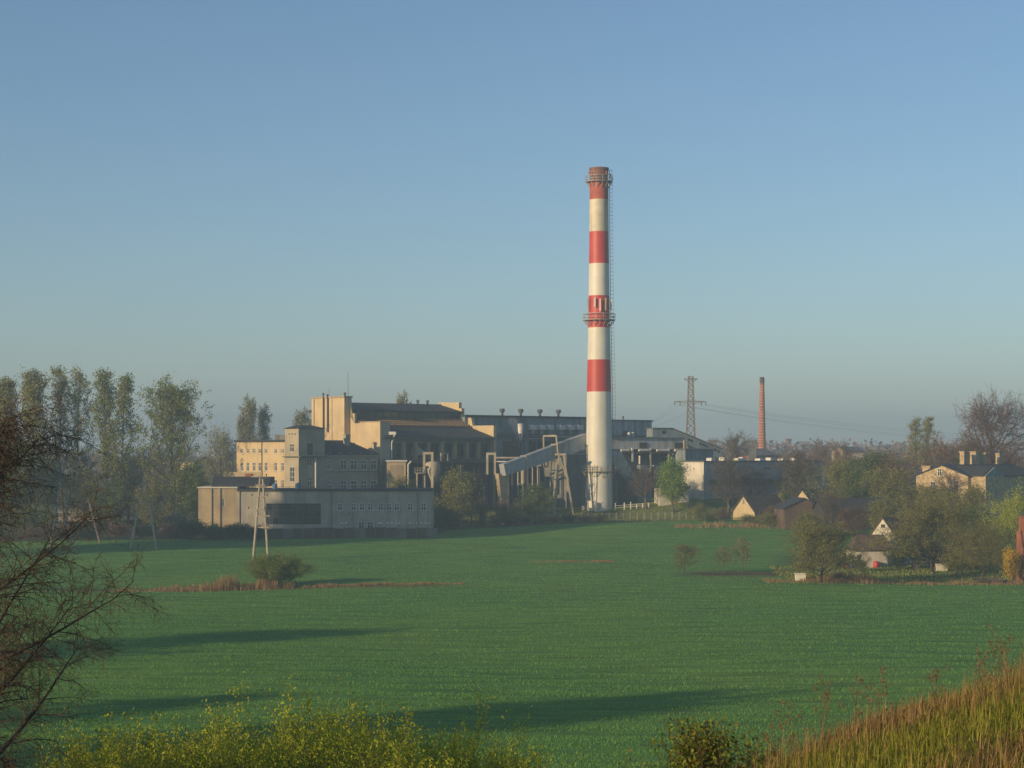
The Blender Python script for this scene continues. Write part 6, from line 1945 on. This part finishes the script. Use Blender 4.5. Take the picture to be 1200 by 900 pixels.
def build_crop():
    rng = np.random.default_rng(3)
    n = 520000
    y = 97 + (425 - 97) * rng.random(n) ** 1.75
    row = .3
    y = np.round(y / row) * row + rng.normal(0, .06, n)
    x = rng.uniform(-.30, .30, n) * y
    y2 = y + .1 * x
    st = streaks(x, y, 4)
    keep = st + rng.normal(0, .45, n) > -1.0
    keep &= ~((x > 39 + .1 * (y2 - 270)) & (y2 > 275) & (y2 < 345)) & ~((x > 24) & (x < 52) & (np.abs(y2 - 292 - .25 * (x - 40)) < 5 + rng.normal(0, 1.5, n))) & ~((np.abs(y2 - 266) < 2.5) & (x < -5)) & (y2 < np.interp(x, [-140, -18, -14, 15, 45, 62, 150], [380, 384, 416, 422, 428, 415, 395])) & (y2 > 97)
    x, y2, st = x[keep], y2[keep], st[keep]
    n = len(x)
    h = np.clip(.14 + .05 * st, .04, .34) * rng.uniform(.6, 1.3, n); w = rng.uniform(.03, .08, n)
    az = rng.uniform(0, 6.28, n); la = np.abs(rng.normal(0, .5, n))
    b = np.stack([x, y2, ground(x, y2) - .02], 1)
    side = np.stack([np.cos(az + 1.57), np.sin(az + 1.57), np.zeros(n)], 1) * (w / 2)[:, None]
    tip = b + np.stack([np.cos(az) * np.sin(la) * h, np.sin(az) * np.sin(la) * h, np.cos(la) * h], 1)
    V = np.stack([b - side, b + side, tip], 1).reshape(-1, 3)
    blade_object('young_wheat', [((V, [np.arange(n * 3).reshape(n, 3)]), 0)], [M['crop']], 'young green wheat covering the wide field', 'crop')
build_crop()

def build_dry_grass():
    rng = np.random.default_rng(6)
    sets = []
    def strip(xs, ys, n, h, w=.05, spread=1.2):
        t = rng.random(n)
        x = np.interp(t, np.linspace(0, 1, len(xs)), xs); y = np.interp(t, np.linspace(0, 1, len(ys)), ys) + rng.normal(0, spread, n)
        hh = np.interp(t, np.linspace(0, 1, len(h)), h) * rng.uniform(.5, 1.1, n) * (.7 + .3 * np.sin(x * .9 + np.sin(x * 2.3)))
        sets.append((blades(rng, x, y, hh, np.full(n, w) * rng.uniform(.6, 1.4, n), .25), 0))
    L = lambda px, d: lat(px, d)
    strip([L(130, 262), L(200, 263), L(240, 264), L(290, 265), L(345, 266)], [262, 263, 264, 265, 266], 5200, [.4, .8, 1.2, 2.3, 2.2, 1.0], .05, 1.6)
    strip([L(355, 266), L(450, 268), L(545, 269)], [266, 268, 269], 2500, [.5, .4, .3], .05, .6)
    strip([L(895, 272), L(1000, 272), L(1100, 273), L(1200, 274)], [272, 272, 273, 274], 3800, [.5, 1.0, .5, .8], .05, 2.0)
    strip([L(930, 276), L(1030, 276)], [276, 276], 3000, [.8, 1.3], .06, 1.5)
    strip([L(788, 408), L(850, 408), L(925, 402)], [408, 408, 402], 1700, [.6, 1.3, 1.0], .07, 3.5)
    strip([L(620, 322), L(690, 322), L(720, 323)], [322, 322, 323], 1500, [.3, .4, .3], .06, 1.0)
    strip([L(512, 426), L(600, 427), L(700, 427)], [424, 426, 427], 900, [.5, .8, .4], .07, 1.4)
    blade_object('russet_grass', sets, [M['reed']], 'russet dry grass along ditches and field edges', 'dry grass')
build_dry_grass()

def build_bank_grass():
    rng = np.random.default_rng(16)
    n = 18000
    x = rng.uniform(-22, 60, n); y = rng.uniform(431, 453, n)
    V, Fq = blades(rng, x, y, rng.uniform(.08, .3, n), rng.uniform(.08, .2, n), .8)
    n2 = 14000
    x2 = rng.uniform(40, 88, n2); y2 = rng.uniform(276, 312, n2)
    k = x2 > 38 + .1 * (y2 - 270)
    x2, y2 = x2[k], y2[k]; n2 = len(x2)
    V2, F2 = blades(rng, x2, y2, rng.uniform(.1, .45, n2), rng.uniform(.06, .18, n2), .5)
    blade_object('meadow_grass', [((V, Fq), 0), ((V2, F2), 0)], [M['grass_bank']], 'rough green grass on the works bank and in the gardens', 'grass')
build_bank_grass()

def build_slope_grass():
    rng = np.random.default_rng(7)
    sets = []
    n = 190000
    y = rng.uniform(8.5, 27, n); x = rng.uniform(.4, 8.5, n)
    k = x / y < .30
    x, y = x[k], y[k]
    pat = np.sin(x * 1.6 + 1.2 * np.sin(y * .9)) + np.sin(y * 1.1 + x * 1.3 + 2.0) + rng.normal(0, .45, len(x)) - 1.7 * sst(13, 16, y)
    gr = pat > -1.35
    for sel, m, h0, h1, w in ((gr, 0, .06, .24, .0065), (~gr, 1, .07, .28, .0055)):
        xx, yy = x[sel], y[sel]; nn = len(xx)
        sets.append((blades(rng, xx, yy, rng.uniform(h0, h1, nn), rng.uniform(.6, 1.5, nn) * w, 1.1), m))
    blade_object('slope_grass', sets, [M['grass_green'], M['grass_dry']], 'rough green and straw-coloured grass on the near slope', 'grass')
    # tall reddish stalks on the crest
    sets = []
    n = 1900
    d = rng.uniform(12.5, 19, n)
    px = np.concatenate([rng.normal(1200, 45, n * 4 // 10), rng.normal(1020, 70, n * 3 // 10), rng.normal(900, 60, n - n * 4 // 10 - n * 3 // 10)])
    x = (px - 600) / F * d
    hh = rng.uniform(.2, .6, n) * np.interp(px, [760, 900, 1100, 1200], [.8, .8, .65, .95])
    sets.append((blades(rng, x, d, hh, rng.uniform(.003, .006, n), .6), 0))
    blade_object('tall_dry_grass', sets, [M['grass_dry']], 'tall reddish dry grass along crest of the near slope', 'dry grass')
build_slope_grass()

def dry_weed(px, d, H, seed, label):
    """one dead umbel: branching stalk with little seed heads"""
    rng = np.random.default_rng(seed)
    P, Rd = trunk_line(rng, H, .006, 7, .12, .05)
    B, Rb, _ = shoots(rng, P, Rd, 9, .35, 1, 38, 10, H * .3, 4, .1, .06, .6, .0025)
    C, Rc, _ = shoots(rng, B, Rb, 4, .6, 1, 35, 10, H * .08, 3, .1, .05, .6, .0018)
    lv = leaves(rng, C, 260, .012, .006, .8, 0, .8)
    tr = join([(*tubes(P, Rd, 5), 0), (*tubes(B, Rb, 3), 0)]); cr = join([(*tubes(C, Rc, 3), 0), (*lv, 1)])
    ms = (np_mesh('stalk', tr[0], tr[1], [M['stalk']], tr[2]), np_mesh('seed_heads', cr[0], cr[1], [M['stalk'], M['leaf_brown']], cr[2]))
    o = plant('dry_weed', ms, foot(px, d, .03), label, 'weed', 'dead weeds on the near slope')
    for c in o.children:
        if c.name.startswith('seed'): c['kind'] = 'stuff'
for k, (px, d, H, lb) in enumerate([(722, 15.5, 0.40, 'leftmost dead umbel weed standing left of the rosehip bush'), (748, 15.2, 0.44, 'dead weed stalk second left of the rosehip bush'), (770, 15.8, 0.54, 'dead weed stalk touching left side of the rosehip bush'),
                                    (790, 16.3, 0.64, 'tall dead weed rising behind the rosehip bush'), (905, 15.5, 0.46, 'leaning dead weed right of the rosehip bush'), (925, 15, 0.48, 'dead weed with seed heads on the crest, nearest the rosehip bush'),
                                    (962, 15.5, 0.52, 'dead reddish weed on the crest left of its middle'), (1000, 15, 0.50, 'tall dead weed on the middle of the crest'), (1025, 15.5, 0.46, 'dead weed on the crest right of its middle'),
                                    (1095, 15, 0.38, 'dead weed among grass tufts near the right crest'), (1150, 14.5, 0.44, 'dead weed left of tall grass at the right edge'), (1180, 14.5, 0.48, 'dead weed in tall grass at the right edge')]):
    dry_weed(px, d, H, 200 + k, lb)

# rosehip bush at the bottom
def build_near_bushes():
    ms, h, ww, _ = measure(plant_bush(61, 1.1, 1.5, 26, 10, 7, 12000, 'leaf_autumn', 'twig_red', size=.04, clump=2, splay=40, rs=.008, tw=.0022))
    x = lat(824, 16.0); g = g1(x, 16.0); k = 178 * 16.0 / F / ww
    plant('rosehip_bush', ms, (x, 16.0, g - .05), 'small green and rust bush at bottom right of centre', 'bush', None, (k, k, (zrow(831, 16.0) - g) / h))
    wl = [plant_bush(70 + i, 4.6, 3.6, 26, 12, 7, 60000, 'leaf_willow', 'twig_grey', size=.09, clump=2, splay=17, up=.16, jit=.03, aspect=.42, rs=.035, tw=.005) for i in range(3)]
    ms_ = [measure(w) for w in wl]
    G = 'willow bushes along the bottom edge'
    for k, (px, d, yt, w, lb) in enumerate([(105, 33, 868, 120, 'leftmost yellow-green willow bush under the bare branches'), (185, 35, 848, 150, 'second willow bush from the left along bottom edge'), (268, 36, 836, 160, 'third willow bush from the left along bottom edge'),
                                            (335, 38, 832, 150, 'tall willow bush in the middle of the bottom row'), (430, 36, 836, 170, 'wide willow bush right of the middle of bottom row'), (515, 36, 842, 150, 'second willow bush from the right along bottom edge'),
                                            (568, 35, 860, 110, 'small rightmost willow bush of the bottom row'), (140, 31, 866, 130, 'low willow bush in front of the two leftmost ones'), (225, 32, 856, 150, 'low willow bush in front, left of the tall one'),
                                            (300, 33, 850, 150, 'low willow bush in front of the tall one'), (385, 33, 848, 150, 'low willow bush in front, right of the tall one'), (475, 33, 854, 140, 'low willow bush in front of the wide one')]):
        m, h, ww, _ = ms_[k % 3]
        x = lat(px, d); g = g1(x, d); s = w * d / F / ww
        plant('willow_bush', m, (x, d, g - .1), lb, 'bush', G, (s, s, (zrow(yt - 13, d) - g) / h), k * 1.7)
build_near_bushes()

# bare spring tree reaching in from the left
def build_near_tree():
    rng = np.random.default_rng(91)
    d = 30.0; x = lat(-62, d); g = g1(x, d)
    H = 9.2
    P, Rd = trunk_line(rng, H, .17, 10, .0, .012)
    env = lambda t: 3.3 * np.interp(t, [0, .2, .5, .75, 1], [.8, .9, 1.0, .75, .3])
    B, Rb, _ = shoots(rng, P, Rd, 36, .16, .97, 66, 8, env, 9, .05, .09, .34, .016)
    Rb = Rb[:, :1] * np.linspace(1, .1, 9)[None] + .003
    C, Rc, _ = shoots(rng, B, Rb, 26, .08, 1, 50, 14, .75, 6, -.06, .14, .5, .007)
    D, Rdd, _ = shoots(rng, C, Rc, 12, .08, 1, 50, 16, .34, 4, -.12, .17, .55, .0045)
    E, Re, _ = shoots(rng, D, Rdd, 2, .15, 1, 45, 16, .14, 2, -.02, .12, .6, .003)
    lv = leaves(rng, E, 18000, .03, .012, .6, 0.2, 0.2)
    tr = join([(*tubes(P, Rd, 10), 0), (*tubes(B, Rb, 6), 0)])
    cr = join([(*tubes(C, Rc, 4), 0), (*tubes(D, Rdd, 3), 0), (*tubes(E, Re, 3), 0), (*lv, 1)])
    ms = (np_mesh('trunk', tr[0], tr[1], [M['bark_dark']], tr[2]), np_mesh('crown', cr[0], cr[1], [M['twig_dark'], M['bud_orange']], cr[2]))
    plant('bare_tree', ms, (x, d, g - .1), 'near budding tree with dark bare branches at the left edge', 'tree')
build_near_tree()

# ------------------------------------------------------------------ air
def build_haze():
    m = bpy.data.materials.new('morning_haze'); m.use_nodes = True
    nt = m.node_tree; nt.nodes.clear()
    out = nt.nodes.new('ShaderNodeOutputMaterial'); pv = nt.nodes.new('ShaderNodeVolumePrincipled')
    pv.inputs['Color'].default_value = (0.5, 0.7, 0.92, 1)
    pv.inputs['Density'].default_value = HAZE
    pv.inputs['Anisotropy'].default_value = 0.0
    nt.links.new(pv.outputs[0], out.inputs['Volume'])
    b = MB(); b.box((-4100, -500, -3), (4100, 4100, 92))
    o = b.build('haze', m); o['kind'] = 'stuff'
    tag(o, 'pale morning haze over the whole landscape', 'haze')
HAZE = 0.0005
build_haze()
